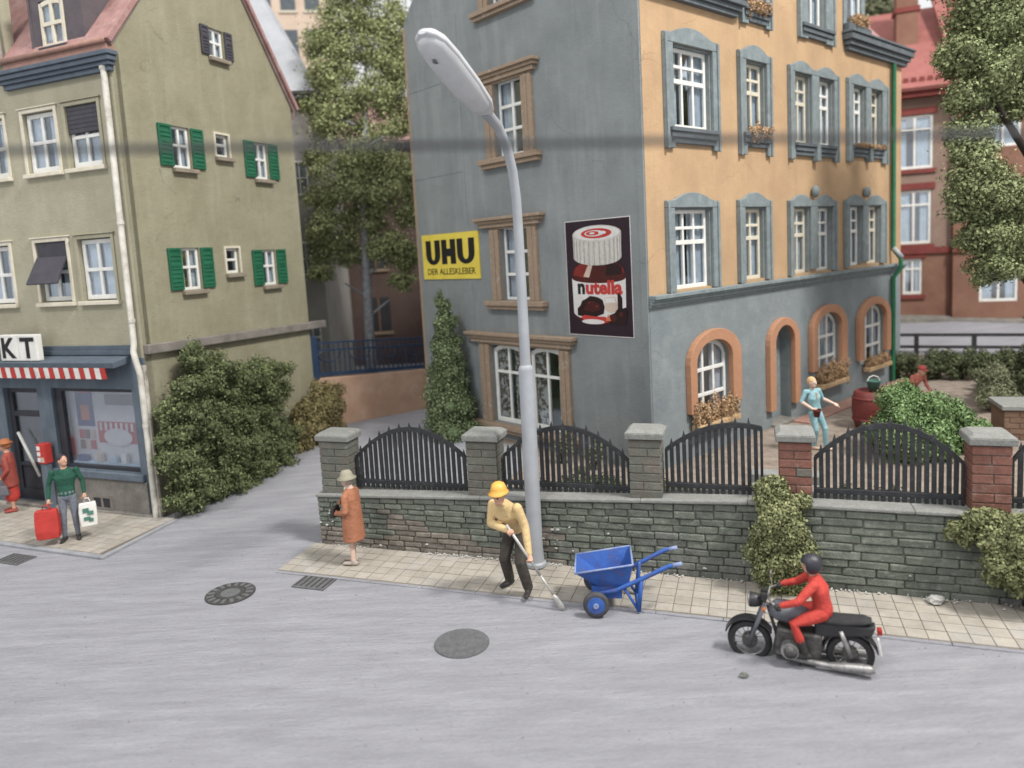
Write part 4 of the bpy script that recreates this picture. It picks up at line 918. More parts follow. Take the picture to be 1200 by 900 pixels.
# ================================================================ VEGETATION
def plant(name, base, label, cat, mats, blobs, n, size, seed, trunk=None, group=None, sub=14, trunkmat='bark_dark', subr=(.28, .45), core=.6, fuzz=.18):
    t = empty(name, base, 0, label, cat, group)
    bl = [(x-base[0], y-base[1], z-base[2], a, b, c) for x, y, z, a, b, c in blobs]
    foliage('crown' if cat == 'tree' else 'foliage', mats, bl, n, size, t, seed, sub, subr, core, fuzz)
    mb = MB()
    for path, rad in (trunk or [([base, (base[0], base[1], base[2]+.4)], [.06, .03])]):
        mb.tube([tuple(Vector(p)-Vector(base)) for p in path], rad, 8)
    mb.build('trunk' if cat == 'tree' else 'stem', trunkmat, t, smooth=True)
    return t
def g2w(P, ang, x, y, z): a = R(ang); return (P[0]+x*math.cos(a)-y*math.sin(a), P[1]+x*math.sin(a)+y*math.cos(a), z)
rg = random.Random(5)
def inpoly(x, y, P):
    c = False
    for i in range(len(P)):
        (x0, y0), (x1, y1) = P[i], P[i-1]
        if (y0 > y) != (y1 > y) and x < (x1-x0)*(y-y0)/(y1-y0)+x0: c = not c
    return c
hp_ = [(-.15, 2.4), (.25, 2.95), (.8, 3.4), (1.45, 3.5), (1.9, 2.85), (2.4, 2.7), (2.9, 3.1), (3.6, 2.7), (4.0, 2.0), (4.05, 1.5), (3.9, .3), (3.5, .1), (.1, .1), (-.05, .3), (-.15, 1.4)]
hb_ = []
while len(hb_) < 115:
    x, z = rg.uniform(-.5, 4.2), rg.uniform(.1, 3.6)
    if inpoly(x, z, hp_): hb_.append((x, -rg.uniform(.28, .62), z, rg.uniform(.26, .42), .32, rg.uniform(.24, .4)))
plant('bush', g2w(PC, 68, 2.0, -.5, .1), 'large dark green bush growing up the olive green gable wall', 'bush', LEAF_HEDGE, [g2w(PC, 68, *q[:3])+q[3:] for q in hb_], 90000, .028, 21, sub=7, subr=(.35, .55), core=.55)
hb_ = [(4.3, -.5, .7, .4, .4, .6), (4.5, -.5, 1.25, .35, .4, .4), (4.75, -.5, .9, .4, .4, .6), (5.1, -.55, 1.35, .42, .42, .65), (5.45, -.5, 1.6, .4, .4, .4), (5.5, -.6, 1.0, .45, .4, .6), (4.9, -.7, .5, .5, .4, .4), (5.85, -.5, 1.4, .35, .35, .45)]
plant('bush', g2w(PC, 68, 5.2, -.5, .35), 'ochre brown bush at the far end of the olive green gable', 'bush', LEAF_OCHRE, [g2w(PC, 68, *q[:3])+q[3:] for q in hb_], 28000, .028, 22, sub=12)
cb_ = []
rg = random.Random(31)
for k in range(22):
    s = k/21; r_ = .78*(1-s)**.72+.1; u_ = 5.7+.0*s+rg.uniform(-.18, .18)*(1-s)
    cb_.append(g2w(PA, 40.5, -.62+rg.uniform(-.1, .1), u_, .95+s*3.3)+(r_*.75, r_*.75, r_*.6+.12))
plant('conifer', g2w(PA, 40.5, -.6, 5.72, .75), 'narrow pale green conifer tapering up beside the grey wall', 'shrub', LEAF_CONIF, cb_, 52000, .026, 23, sub=9, subr=(.3, .5))
ws = [(8.0, -.25, .28, .4, .25, .35), (8.12, -.28, .6, .45, .28, .4), (7.95, -.25, .95, .42, .25, .4), (8.0, -.2, 1.25, .35, .22, .3), (7.85, -.12, 1.5, .28, .2, .2), (7.75, -.2, .5, .3, .22, .3)]
plant('bush', g2w(PW, -19.73, 8.0, -.25, .04), 'yellow-green bush against the stone wall behind the motorcycle', 'bush', LEAF_WALL, [g2w(PW, -19.73, *q[:3])+q[3:] for q in ws], 32000, .024, 24, sub=16)
ws = [(10.5, -.12, 1.2, .35, .22, .22), (10.9, -.2, 1.1, .45, .28, .32), (10.75, -.25, .75, .35, .25, .3), (11.3, -.25, .8, .5, .3, .45), (11.5, -.2, 1.25, .45, .28, .25), (11.1, -.28, .45, .3, .22, .22), (10.3, -.1, 1.05, .22, .18, .16)]
plant('bush', g2w(PW, -19.73, 11.0, -.15, .1), 'yellow-green bush hanging over the stone wall at the right edge', 'bush', LEAF_WALL, [g2w(PW, -19.73, *q[:3])+q[3:] for q in ws], 34000, .024, 25, sub=16)
plant('bush', (8.4, 14.1, .75), 'bright green leafy bush in the garden behind the right fence panel', 'bush', LEAF_BRIGHT,
      [(8.0, 14.2, 1.55, .5, .5, .55), (8.5, 14.1, 1.4, .55, .5, .6), (9.0, 14.3, 1.3, .5, .5, .55), (7.7, 13.9, 1.2, .45, .5, .5), (9.3, 14.2, 1.05, .4, .45, .4), (8.3, 13.7, 1.05, .6, .4, .45), (8.25, 14.5, 1.75, .35, .35, .4)], 52000, .027, 26, sub=18)
plant('hedge', (13.6, 21.0, .75), 'dark clipped hedge along the back road below the guard rail', 'hedge', LEAF_DARK, [(11.6+.42*k, 21.75-.17*k, 1.2, .4, .45, .45) for k in range(11)], 22000, .034, 27, sub=12)
plant('hedge', (12.5, 18.4, .75), 'pale olive hedge running towards the garden path on the right', 'hedge', LEAF_PALE, [(11.9+.28*k, 17.1+.42*k, 1.12, .38, .4, .36) for k in range(7)], 22000, .032, 28, sub=12)
plant('shrub', (14.2, 18.9, .75), 'dark green shrub at the right edge beside the pale hedge', 'shrub', LEAF_DARK, [(14.2, 18.9, 1.4, .6, .5, .7), (14.5, 18.6, 1.9, .5, .5, .6), (13.9, 18.7, .95, .4, .4, .4)], 14000, .034, 29)
for i, (x, y, h_, lb) in enumerate(((1.35, 14.9, .55, 'small weedy plant at the foot of the grey wall near its corner'), (1.9, 14.35, .45, 'smallest weedy plant at the foot of the grey wall by the pier'))):
    plant('weed', (x, y, .75), lb, 'plant', LEAF_PALE, [(x, y, .75+h_*.5, .22, .16, h_*.6), (x+.12, y-.08, .75+h_, .14, .1, h_*.5)], 500, .035, 60+i, core=.2, sub=6)
rt = [(10.72, 16.05, 9.18, .81), (11.37, 16.08, 9.5, .81), (10.63, 15.63, 8.21, .66), (9.98, 15.39, 7.86, .45), (11.48, 16.19, 7.76, .6), (10.0, 15.26, 6.65, .5), (10.1, 14.98, 6.05, .66), (9.8, 15.14, 5.61, .47), (10.98, 15.54, 5.57, .72), (10.45, 15.06, 4.88, .6), (10.35, 14.99, 4.3, .45), (11.62, 16.02, 4.46, .6), (10.4, 15.9, 10.3, .8), (11.6, 16.4, 10.8, .9), (12.6, 16.6, 8.8, .9), (12.6, 16.2, 5.2, .7), (10.2, 15.5, 7.2, .5), (10.6, 15.3, 5.6, .6), (11.0, 15.4, 4.7, .55), (10.0, 15.6, 8.7, .5), (11.9, 16.2, 8.6, .7), (11.2, 16.3, 8.5, .7), (9.95, 15.05, 4.9, .35)]
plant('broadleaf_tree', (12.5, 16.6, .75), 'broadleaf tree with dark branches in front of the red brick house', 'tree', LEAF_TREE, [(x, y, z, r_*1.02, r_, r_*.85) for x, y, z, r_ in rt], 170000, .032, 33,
      trunk=[([(12.5, 16.6, .75), (12.55, 16.6, 4), (12.45, 16.5, 7), (12.2, 16.4, 10)], [.2, .16, .12, .05]), ([(12.5, 16.6, 5.6), (11.9, 16.2, 6.6), (11.0, 15.8, 7.5), (10.5, 15.8, 8.4)], [.1, .085, .06, .03]), ([(12.5, 16.6, 4.2), (11.8, 16.1, 4.9), (11.2, 15.7, 5.6)], [.09, .07, .04]), ([(12.5, 16.6, 7.0), (11.6, 16.2, 8.8)], [.08, .03]), ([(12.5, 16.6, 3.4), (11.6, 15.8, 3.9), (10.8, 15.2, 4.4)], [.08, .05, .03])], sub=17, subr=(.24, .4), core=.4, fuzz=.38)
mt = [(-4.1, 23.97, 12.53, 1.0), (-2.82, 24.5, 12.75, 1.0), (-2.36, 24.33, 11.22, .85), (-4.47, 23.79, 10.95, .9), (-3.46, 23.93, 10.41, .9), (-4.69, 23.61, 9.37, .8), (-3.31, 24.09, 9.1, .95), (-2.37, 24.66, 9.6, .6), (-4.36, 23.21, 7.6, 1.0), (-3.1, 23.58, 7.3, .95), (-4.88, 23.26, 6.19, .85), (-3.08, 23.49, 5.55, .85), (-2.36, 23.81, 6.6, .6), (-4.35, 23.67, 5.36, .5), (-5.2, 23.11, 4.88, .45), (-2.76, 23.56, 4.45, .45), (-3.5, 24.0, 13.8, 1.1), (-3.9, 23.7, 8.4, .9), (-3.0, 24.2, 8.2, .8), (-4.2, 23.6, 10.1, .8), (-2.8, 24.2, 10.3, .8), (-3.7, 23.8, 6.4, .8), (-4.1, 23.9, 11.8, .9), (-3.0, 24.2, 11.7, .8), (-5.0, 23.4, 7.2, .6), (-5.1, 23.5, 8.5, .5), (-2.5, 23.9, 7.9, .6), (-4.9, 23.5, 5.5, .7), (-2.6, 23.7, 5.2, .6), (-5.1, 23.8, 10.2, .5), (-4.9, 24, 12, .6), (-2.1, 24.3, 12, .6)]
plant('pale_trunk_tree', (-3.92, 23.5, .45), 'tall tree with pale grey trunk between the two houses', 'tree', LEAF_MID, [(x, y, z, r_, r_, r_*.8) for x, y, z, r_ in mt], 140000, .036, 34,
      trunk=[([(-3.92, 23.5, .45), (-3.9, 23.45, 2.75), (-3.8, 23.6, 6.7), (-3.4, 24.1, 11.8)], [.2, .17, .12, .05])]+[([(-3.85, 23.5, z), (-3.85+dx, 23.5, z+.5)], [.05, .02]) for z, dx in ((3.4, .7), (4.0, -.7), (4.7, .8), (5.2, -.8), (6.5, .9), (7.2, -.9), (8.5, .9), (9.4, -.9))], trunkmat='bark_white', sub=13, subr=(.2, .36), core=.3, fuzz=.5)
plant('far_tree', (21.0, 39.5, 1.0), 'small far tree top showing above the roof of the ochre house', 'tree', LEAF_PALE, [(21.05, 39.5, 16.3, .9, .9, .8), (21.9, 39.5, 15.9, .6, .6, .6), (20.3, 39.5, 16.2, .6, .6, .7), (21.0, 39.5, 17.3, .7, .7, .7)], 4000, .1, 35, trunk=[([(21, 39.5, 1), (21, 39.5, 16)], [.25, .08])])

# low weeds and grass on the garden bed behind the fence
rg = random.Random(9); gb = []
for u_, d_ in [(rg.uniform(3.7, 7.6), rg.uniform(.65, 2.0)) for _ in range(40)]+[(rg.uniform(8.3, 10.6), rg.uniform(.65, 1.9)) for _ in range(34)]:
    gb.append(g2w(PW, -19.73, u_, d_, .78)+(.3, .3, rg.uniform(.12, .3)))
tag(foliage('ground_cover', LEAF_DARK, gb, 30000, .032, None, 71, sub=6, core=.5), 'dark low ground cover behind the iron fence', 'plants', kind='stuff')

# ================================================================ STREET FURNITURE
LP = Vector((.53, 11.60, .05)); la = R(-117)
lp = empty('street_lamp', LP, la, 'tall grey street lamp with curved neck on the footway', 'street lamp')
def Lz(z): return z-.05
MB().lathe([(.17, 0), (.17, .05), (.14, .08), (.125, .3), (.122, 3.26), (.115, 3.3), (.085, 3.34)], 18).build('base_sleeve', 'lamp_grey', lp, smooth=False)
autosmooth(lp.children[0], 30)
mb = MB(); mb.tube([(0, 0, 3.3), (0, 0, 4.4), (0, 0, 5.4), (.015, 0, 5.95), (.1, 0, 6.38), (.28, 0, 6.74), (.54, 0, 7.0), (.92, 0, 7.15)], [.085, .08, .076, .075, .074, .074, .075, .085], 14, side=(0, 1, 0))
autosmooth(mb.build('pole', 'lamp_grey', lp))
# lamp head: long rounded housing with a pale diffuser below
hd = Vector((1.62, 0, .74)).normalized(); hu = Vector((-hd.z, 0, hd.x))
def headring(profile, cu, k=16):
    mb = MB(); vs = []; fs = []
    for s_, w_, h0, h1 in profile:
        c_ = Vector((.86, 0, 7.12))+hd*s_
        for j in range(k):
            a = 2*math.pi*j/k; y_ = w_*math.cos(a); z_ = math.sin(a); z_ = z_*(h1 if z_ > 0 else h0)
            p = c_+Vector((0, 1, 0))*y_+hu*z_; vs.append(tuple(p))
    n = len(profile)
    for i in range(n-1):
        for j in range(k): fs.append((i*k+j, i*k+(j+1) % k, (i+1)*k+(j+1) % k, (i+1)*k+j))
    fs.append(tuple(range(k-1, -1, -1))); fs.append(tuple((n-1)*k+j for j in range(k))); return mb.add(vs, fs)
autosmooth(headring([(-.02, .07, .06, .07), (.1, .15, .05, .1), (.25, .2, .05, .15), (.7, .235, .05, .17), (1.3, .24, .05, .17), (1.6, .22, .05, .15), (1.75, .16, .045, .11), (1.83, .07, .03, .05)], 0).build('lamp_housing', 'lamp_pale', lp), 60)
autosmooth(headring([(.12, .06, .06, .0), (.17, .14, .1, .0), (.3, .185, .14, .0), (.7, .22, .17, .0), (1.3, .225, .17, .0), (1.6, .2, .15, .0), (1.72, .14, .11, .0), (1.78, .05, .06, .0)], 0).build('diffuser', 'lamp_pale', lp), 60)
c_ = Vector((.86, 0, 7.12))+hd*1.45-hu*.165
MB().box(c_.x-.05, c_.x+.05, -.02, .02, c_.z-.012, c_.z+.03).build('catch', 'trim_dark', lp)
# overhead wire crossing the street near the viewer
mb = MB(); mb.tube([(-10.838, 2.902, 6.059), (-2.479, 2.876, 5.723), (0.124, 2.865, 5.608), (2.728, 2.852, 5.509), (10.838, 2.8, 5.181)], .0145, 8)
tag(mb.build('overhead_wire', 'fence', smooth=True), 'dark overhead wire stretched across the top of the street', 'wire')

# manhole covers and drains
def manhole(loc, r_, label, ring=True):
    t = empty('manhole_cover', (*loc, .009), 0, label, 'manhole cover', 'manhole covers in the road')
    MB().lathe([(r_, -.05), (r_, .006), (r_*.98, .01), (r_*.62, .01), (r_*.6, .002)], 40).build('frame', 'iron' if ring else 'iron_pale', t)
    if ring:
        MB().lathe([(r_*.58, -.04), (r_*.58, .011), (r_*.36, .011)], 32).build('lid', 'iron', t); MB().lathe([(r_*.4, -.04), (r_*.4, .014), (r_*.38, .016)], 28).build('centre_disc', 'iron_pale', t)
        for k in range(16):
            a = 2*math.pi*k/16; place('rib', rib_me, t, (r_*.78*math.cos(a), r_*.78*math.sin(a), .013), (0, 0, a))
    else:
        MB().lathe([(r_*.94, -.04), (r_*.94, .014), (r_*.9, .016)], 36).build('lid', 'iron_pale', t)
        for k in range(7):
            x = (k-3)*r_*.24; h_ = math.sqrt(max(0, (r_*.85)**2-x*x)); MB().box(x-.015, x+.015, -h_, h_, .013, .02).build('rib', 'iron_pale', t)
rib_me = MB().box(-.06, .06, -.03, .03, -.01, .006).mesh('rib', 'iron_pale')
manhole((-4.42, 11.29), .39, 'dark ringed manhole cover with pale centre at the mouth of the lane')
manhole((-.63, 9.36), .37, 'plain grey manhole cover in the open road below the workman', False)
def drain(loc, rz, w_, d_, label):
    t = empty('drain_cover', (*loc, .008), rz, label, 'drain cover', 'square drain covers')
    MB().box(-w_/2, w_/2, -d_/2, d_/2, -.03, .012).build('plate', 'iron_pale', t, bevel=.006)
    for k in range(6): x = -w_/2+w_*(k+.5)/6; MB().box(x-.012, x+.012, -d_*.4, d_*.4, .012, .02).build('rib', 'iron', t)
drain((-3.12, 11.5), R(-19.7), .6, .42, 'square drain cover at the corner of the footway near the orange coat')
drain((-9.15, 13.28), R(-22), .62, .4, 'square drain cover beside the kerb in front of the shop')
# pebble and scraps on the road, white grit along the foot of the wall
rg = random.Random(77)
def lump(name, loc, s, matn, label, cat):
    mb = MB(); mb.ball((0, 0, s*.35), (s, s*.7, s*.5), 8); mb.v = [(x+rg.uniform(-.2, .2)*s, y+rg.uniform(-.2, .2)*s, max(0, z+rg.uniform(-.15, .15)*s)) for x, y, z in mb.v]
    o = mb.build(name, matn); o.location = loc; tag(o, label, cat)
lump('pebble', (2.78, 8.22, .005), .06, 'stone_grey', 'lone dark pebble lying on the road below the motorcycle', 'pebble')
lump('paper_scrap', (5.93, 9.62, .05), .12, 'grit', 'crumpled pale scrap at the foot of the stone wall on the right', 'litter')
def gritmesh(n, fn, s0, s1):
    mb = MB()
    for _ in range(n):
        x, y, z = fn(); s = rg.uniform(s0, s1); q = [rg.uniform(.5, 1.2) for _ in range(6)]
        mb.add([(x-s*q[0], y, z), (x, y-s*q[1], z), (x+s*q[2], y, z), (x, y+s*q[3], z), (x+s*.2, y, z+s*q[4])], [(0, 1, 4), (1, 2, 4), (2, 3, 4), (3, 0, 4)])
    return mb
def wl(u, d, z): return g2w(PW, -19.73, u, -d, z)
dens = [(.0, 1.0, 1), (2.2, 4.6, 3), (4.3, 5.3, 3), (5.6, 6.6, 2), (6.8, 12, 1)]
def gp():
    a, b, _ = rg.choices(dens, [q[2]*(q[1]-q[0]) for q in dens])[0]; return wl(rg.uniform(a, b), .03+abs(rg.gauss(0, .05)), .05)
tag(gritmesh(520, gp, .006, .024).build('grit', 'grit'), 'white plaster grit along the foot of the stone wall', 'grit', kind='stuff')
flk = MB()
for _ in range(34):
    u_ = rg.choice([rg.uniform(0, 1.2), rg.uniform(1, 5.6), rg.uniform(3.6, 4.8), rg.uniform(5.5, 11)]); z_ = rg.uniform(.05, .95)*rg.uniform(.4, 1); s_ = rg.uniform(.006, .028)
    pts = [(u_+s_*rg.uniform(.3, 1.9)*math.cos(a), z_+s_*rg.uniform(.15, .9)*math.sin(a)) for a in [2*math.pi*k/7 for k in range(7)]]
    P3 = [wl(a, .034, b) for a, b in pts]; P4 = [wl(a, .0, b) for a, b in pts]; flk.add(P3+P4, [tuple(range(7))]+[(i, (i+1) % 7, 7+(i+1) % 7, 7+i) for i in range(7)])
tag(flk.build('plaster_flecks', 'grit'), 'white plaster splashes on the face of the stone wall', 'plaster', kind='stuff')
def gp2(): return (rg.uniform(-9, 7), rg.uniform(5, 13), .008)
tag(gritmesh(700, gp2, .003, .011).build('grit', 'stone_grey'), 'fine grit scattered over the road', 'grit', kind='stuff')

# vending box by the shop door
vb = empty('vending_box', (*g2w(PC, 68, -.2, 3.06, .06)[:2], .05), R(68), 'small red and white vending box on a grey-blue stand by the shop door', 'vending machine')
MB().box(-.1, .1, -.12, .12, 1.05, 1.5).build('cabinet', 'red', vb, bevel=.015); MB().box(-.08, .08, -.08, .08, 0, 1.05).build('stand', 'shop_blue', vb, bevel=.015)
for k in range(3): MB().box(-.112, -.1, .01, .1, 1.1+.13*k, 1.19+.13*k).build('window', 'white', vb)
MB().box(-.115, -.1, -.09, .0, 1.09, 1.2).build('coin_tray', 'cream', vb)

# rain barrel and bucket, brown box, garden steps
rb = empty('rain_barrel', (8.5, 16.3, .75), 0, 'dark red barrel behind the bright green garden bush', 'barrel')
MB().lathe([(.3, 0), (.36, .2), (.39, .45), (.38, .65), (.33, .85), (.3, .87), (.29, .82)], 20).build('body', 'barrel', rb, smooth=True)
for z in (.18, .66): MB().lathe([(.365, z), (.385, z+.02), (.385, z+.05), (.365, z+.07)], 20).build('hoop', 'barrel', rb)
bk = empty('bucket', (8.6, 16.35, 1.6), 0, 'small teal bucket standing on the dark red barrel', 'bucket')
MB().lathe([(.1, 0), (.15, .22), (.16, .23), (.145, .2)], 14).build('body', 'teal', bk, smooth=True); MB().tube([(-.15, 0, .2), (-.1, 0, .3), (0, 0, .34), (.1, 0, .3), (.15, 0, .2)], .012, 6).build('handle', 'white', bk)
bx_ = empty('brick_box', (11.05, 14.95, .75), R(-20), 'brown brick box with pale slab top at the right edge of the garden', 'planter')
MB().box(-.5, .6, -.4, .5, 0, .62).build('body', 'box_brown', bx_, bevel=.02); MB().box(-.55, .65, -.45, .55, .62, .72).build('slab', 'coping', bx_, bevel=.02)
for r_ in range(5):
    for k in range(4): x = -.5+.275*k+(.1 if r_ % 2 else 0); MB().box(x+.01, min(x+.26, .6), -.412, -.39, .12*r_+.012, .12*r_+.11).build('brick', 'box_brown', bx_)
gp_ = empty('gate_post', (16.6, 21.8, .75), R(-20), 'brown brick post at the end of the guard rail on the right', 'post')
MB().box(-.4, .6, -.3, .3, 0, 1.5).build('shaft', 'brick_tan', gp_, bevel=.02); MB().box(-.46, .66, -.36, .36, 1.5, 1.6).build('cap', 'ledge', gp_, bevel=.02)
for k in range(4):
    o = MB().box(0, 1.1, 0, .32, 0, .17).build('step', 'coping', None, bevel=.02); o.location = g2w(PW, -19.73, 7.55, .62+.3*k, .62+.16*k); o.rotation_euler = (0, 0, AW)
    o.name = 'step'; 
    if k == 0: st0 = empty('garden_steps', g2w(PW, -19.73, 7.55, .62, .62), AW, 'pale stone steps in the gap beside the cut-off fence panel', 'steps')
    o.parent = st0; o.location = (0, .3*k, .15*k); o.rotation_euler = (0, 0, 0)
# terrace edge along the house
tp = MB(); tp.box(5.2, 11.9, -.55, -.14, -.02, .05); o = tp.build('terrace_kerb', 'copper', None, bevel=.015); o.location = (*PA, .75); o.rotation_euler = (0, 0, R(40.5)); tag(o, kind='structure')

# ================================================================ PEOPLE
M['skin'] = mat('skin', '#c99b80', .6, '#bd8d73', 6, .05); M['skin_pale'] = mat('skin_pale', '#d2b3a0', .6)
M['shirt_green'] = mat('shirt_green', '#1f5744', .7, '#1a4a3a', 5, .1, bump=.9, bscale=16, bdist=.03); M['denim'] = mat('denim', '#757b86', .8, '#666c77', 6, .12, bump=.9, bscale=16, bdist=.03)
M['coat_orange'] = mat('coat_orange', '#ab6e4d', .7, '#9c6244', 5, .08, bump=.9, bscale=16, bdist=.03); M['hat_olive'] = mat('hat_olive', '#948f7b', .8, '#85806c', 6)
M['shirt_yellow'] = mat('shirt_yellow', '#d3b67f', .75, '#c5a871', 6, .08, bump=.9, bscale=16, bdist=.03); M['helmet_yellow'] = mat('helmet_yellow', '#e0a62c', .4, '#d69c24', 4, .04, spec=.5)
M['trousers_dark'] = mat('trousers_dark', '#4b453f', .8, '#3e3934', 6, .12, bump=.9, bscale=16, bdist=.03); M['shoe'] = mat('shoe', '#2e2c2c', .6, '#393735', 8)
M['suit_red'] = mat('suit_red', '#c53a2d', .6, '#b42f24', 5, .08, bump=.9, bscale=16, bdist=.03); M['helmet_dark'] = mat('helmet_dark', '#34343d', .35, '#2b2b33', 4, .05, spec=.5)
M['coat_red'] = mat('coat_red', '#a1493c', .7, '#8f3e33', 5, .1, bump=.9, bscale=16, bdist=.03); M['hair_ginger'] = mat('hair_ginger', '#a8673a', .8, '#955830', 8)
M['hair_dark'] = mat('hair_dark', '#39333a', .8); M['hair_blond'] = mat('hair_blond', '#c9a878', .8, '#b89566', 8); M['hair_grey'] = mat('hair_grey', '#a3978c', .8)
M['light_blue'] = mat('light_blue', '#8fbcc4', .7, '#7fadb7', 5, .08, bump=.9, bscale=16, bdist=.03); M['cap_red'] = mat('cap_red', '#c2524d', .7); M['shirt_pink'] = mat('shirt_pink', '#c4705f', .7, bump=.9, bscale=16, bdist=.03)
M['grey_bag'] = mat('grey_bag', '#66646a', .6, '#55535a', 5); M['silver'] = mat('silver', '#b9b7b3', .4, '#9a9894', 9, .15, metal=.3, spec=.6)
def ellip(c, r, rot=None, n=12): return MB().ball(c, r, n, rot=rot)
def frame_from(f, up=(0, 0, 1)):
    f = Vector(f).normalized(); x = Vector(up).cross(f)
    if x.length < 1e-4: x = Vector((1, 0, 0))
    x.normalize(); u = f.cross(x).normalized()
    return Matrix((x, f, u)).transposed()      # columns: side, forward, up
def limb(path, rad, n=10):
    """rounded tapered tube, elliptical when radii are pairs (side, depth)"""
    P = [Vector(p) for p in path]; rr = [r if isinstance(r, tuple) else (r, r) for r in rad]
    d0 = (P[0]-P[1]).normalized(); d1 = (P[-1]-P[-2]).normalized(); a, b = rr[0], rr[-1]
    m0, m1 = min(a), min(b)
    path2 = [P[0]+d0*m0*.85, P[0]+d0*m0*.5]+P+[P[-1]+d1*m1*.5, P[-1]+d1*m1*.85]
    rad2 = [(a[0]*.35, a[1]*.35), (a[0]*.82, a[1]*.82)]+rr+[(b[0]*.82, b[1]*.82), (b[0]*.35, b[1]*.35)]
    mb = MB(); mb.tube(path2, rad2, n, side=(1, 0, 0)); return mb
def hand(wrist, d, palm, mir=1, grip=.5):
    """palm, four bent fingers of unequal length and a thumb from the side of the palm"""
    w_ = Vector(wrist); d = Vector(d).normalized(); pn = (Vector(palm)-d*d.dot(Vector(palm))).normalized(); s = d.cross(pn)*mir
    out = [limb([w_, w_+d*.05, w_+d*.085], [.026, .036, .036], 8)]
    for k, L_ in enumerate((.062, .074, .07, .055)):
        o = s*(.03-.02*k); a = w_+d*.085+o; b = a+(d*(1-grip)+pn*grip).normalized()*L_*.55; c = b+(d*(1-grip*1.9)+pn*grip*1.4).normalized()*L_*.6
        out.append(limb([a, b, c], [.0125, .0115, .0095], 6))
    a = w_+d*.03+s*.03; b = a+(d*.7+s*.6+pn*.4).normalized()*.04; c = b+(d*.9+pn*.5*grip).normalized()*.035
    out.append(limb([a, b, c], [.014, .0125, .01], 6)); return out
def head(c, f, skin='skin', up=(0, 0, 1)):
    B = frame_from(f, up); c = Vector(c); P = lambda x, y, z: c+B@Vector((x, y, z))
    pr = [(ellip(c, (.078, .095, .112), B, 14), skin), (ellip(P(0, .03, -.06), (.055, .062, .06), B), skin),
          (limb([P(0, .085, .02), P(0, .108, -.022)], [.011, .017], 6), skin), (ellip(P(.08, -.005, -.005), (.012, .022, .03), B, 8), skin), (ellip(P(-.08, -.005, -.005), (.012, .022, .03), B, 8), skin),
          (ellip(P(0, .085, -.068), (.024, .01, .008), B, 8), 'coat_red')]
    for s in (-1, 1): pr.append((ellip(P(s*.032, .086, .006), (.014, .011, .008), B, 8), 'shoe'))
    return pr, B, P
def shoe(ankle, f, matn='shoe'):
    a = Vector(ankle); f = Vector((f[0], f[1], 0)).normalized(); g = Vector((a.x, a.y, 0))
    return [(limb([a, a-Vector((0, 0, .05))], [.045, .05], 8), matn), (limb([g-f*.05+Vector((0, 0, .042)), g+f*.09+Vector((0, 0, .038)), g+f*.17+Vector((0, 0, .03))], [(.044, .04), (.047, .036), (.038, .028)], 8), matn)]
def figure(name, label, loc, rz, prims, children=(), scale=1.0, voxel=.0125):
    """fuse the limbs into one continuous body, painted by region"""
    mats = []; 
    for _, q in prims:
        if q not in mats: mats.append(q)
    allm = MB(); trees = []
    for mb, q in prims:
        k = len(allm.v); allm.v += mb.v; allm.f += [tuple(i+k for i in f) for f in mb.f]; allm.m += [0]*len(mb.f)
        trees.append((BVHTree.FromPolygons([Vector(v) for v in mb.v], mb.f), mats.index(q)))
    me = allm.mesh('tmp', mats[0]); o = bpy.data.objects.new('tmp', me); col.objects.link(o)
    r = o.modifiers.new('r', 'REMESH'); r.mode = 'VOXEL'; r.voxel_size = voxel
    s = o.modifiers.new('s', 'SMOOTH'); s.factor = .5; s.iterations = 2
    bpy.context.view_layer.update(); dg = bpy.context.evaluated_depsgraph_get()
    bm = bpy.data.meshes.new_from_object(o.evaluated_get(dg)); bpy.data.objects.remove(o)
    bm.name = 'body'; bm.materials.clear()
    for q in mats: bm.materials.append(M[q])
    idx = []
    for p in bm.polygons:
        best = (9, 0)
        for t, k in trees:
            h = t.find_nearest(p.center, .06)
            if h[3] is not None and h[3] < best[0]-.0008: best = (h[3], k)
        idx.append(best[1])
    bm.polygons.foreach_set('material_index', idx); bm.polygons.foreach_set('use_smooth', [True]*len(idx))
    root = empty(name, loc, rz, label, 'person'); root.scale = (scale,)*3
    place('body', bm, root)
    for n_, mb, q in children: mb.build(n_, q, root, smooth=True)
    return root
def legs(Lh, Lk, La, Rh, Rk, Ra, fl, fr_, q='denim', sh='shoe', r=(.088, .06, .045)):
    out = []
    for h, k, a, f in ((Lh, Lk, La, fl), (Rh, Rk, Ra, fr_)):
        h, k, a = Vector(h), Vector(k), Vector(a); m1 = (h+k)/2; m2 = k*.65+a*.35
        out += [(limb([h, m1, k, m2, a], [r[0], r[0]*.88, r[1], r[1]*.98, r[2]]), q)]+shoe(a, f, sh)
    return out
def arm(sh, el, wr, palm, q, mir, grip=.6, skin='skin', bare=False, r=(.058, .045, .036)):
    sh, el, wr = Vector(sh), Vector(el), Vector(wr); d = (wr-el).normalized(); cuff = wr-d*.03
    pr = [(limb([sh, (sh+el)/2, el], [r[0], r[0]*.9, r[1]]), q), (limb([el, (el+cuff)/2, cuff], [r[1], r[1]*.95, r[2]]), skin if bare else q)]
    return pr+[(h, skin) for h in hand(cuff+d*.01, d, palm, mir, grip)]
def torso(p, c, n, q, rx=(.16, .15, .185), ry=(.115, .1, .12)):
    p, c, n = Vector(p), Vector(c), Vector(n)
    return [(limb([p, p*.5+c*.5, c, c*.35+n*.65], [(rx[0], ry[0]), (rx[1], ry[1]), (rx[2], ry[2]), (rx[2]*.72, ry[2]*.72)], 14), q)]

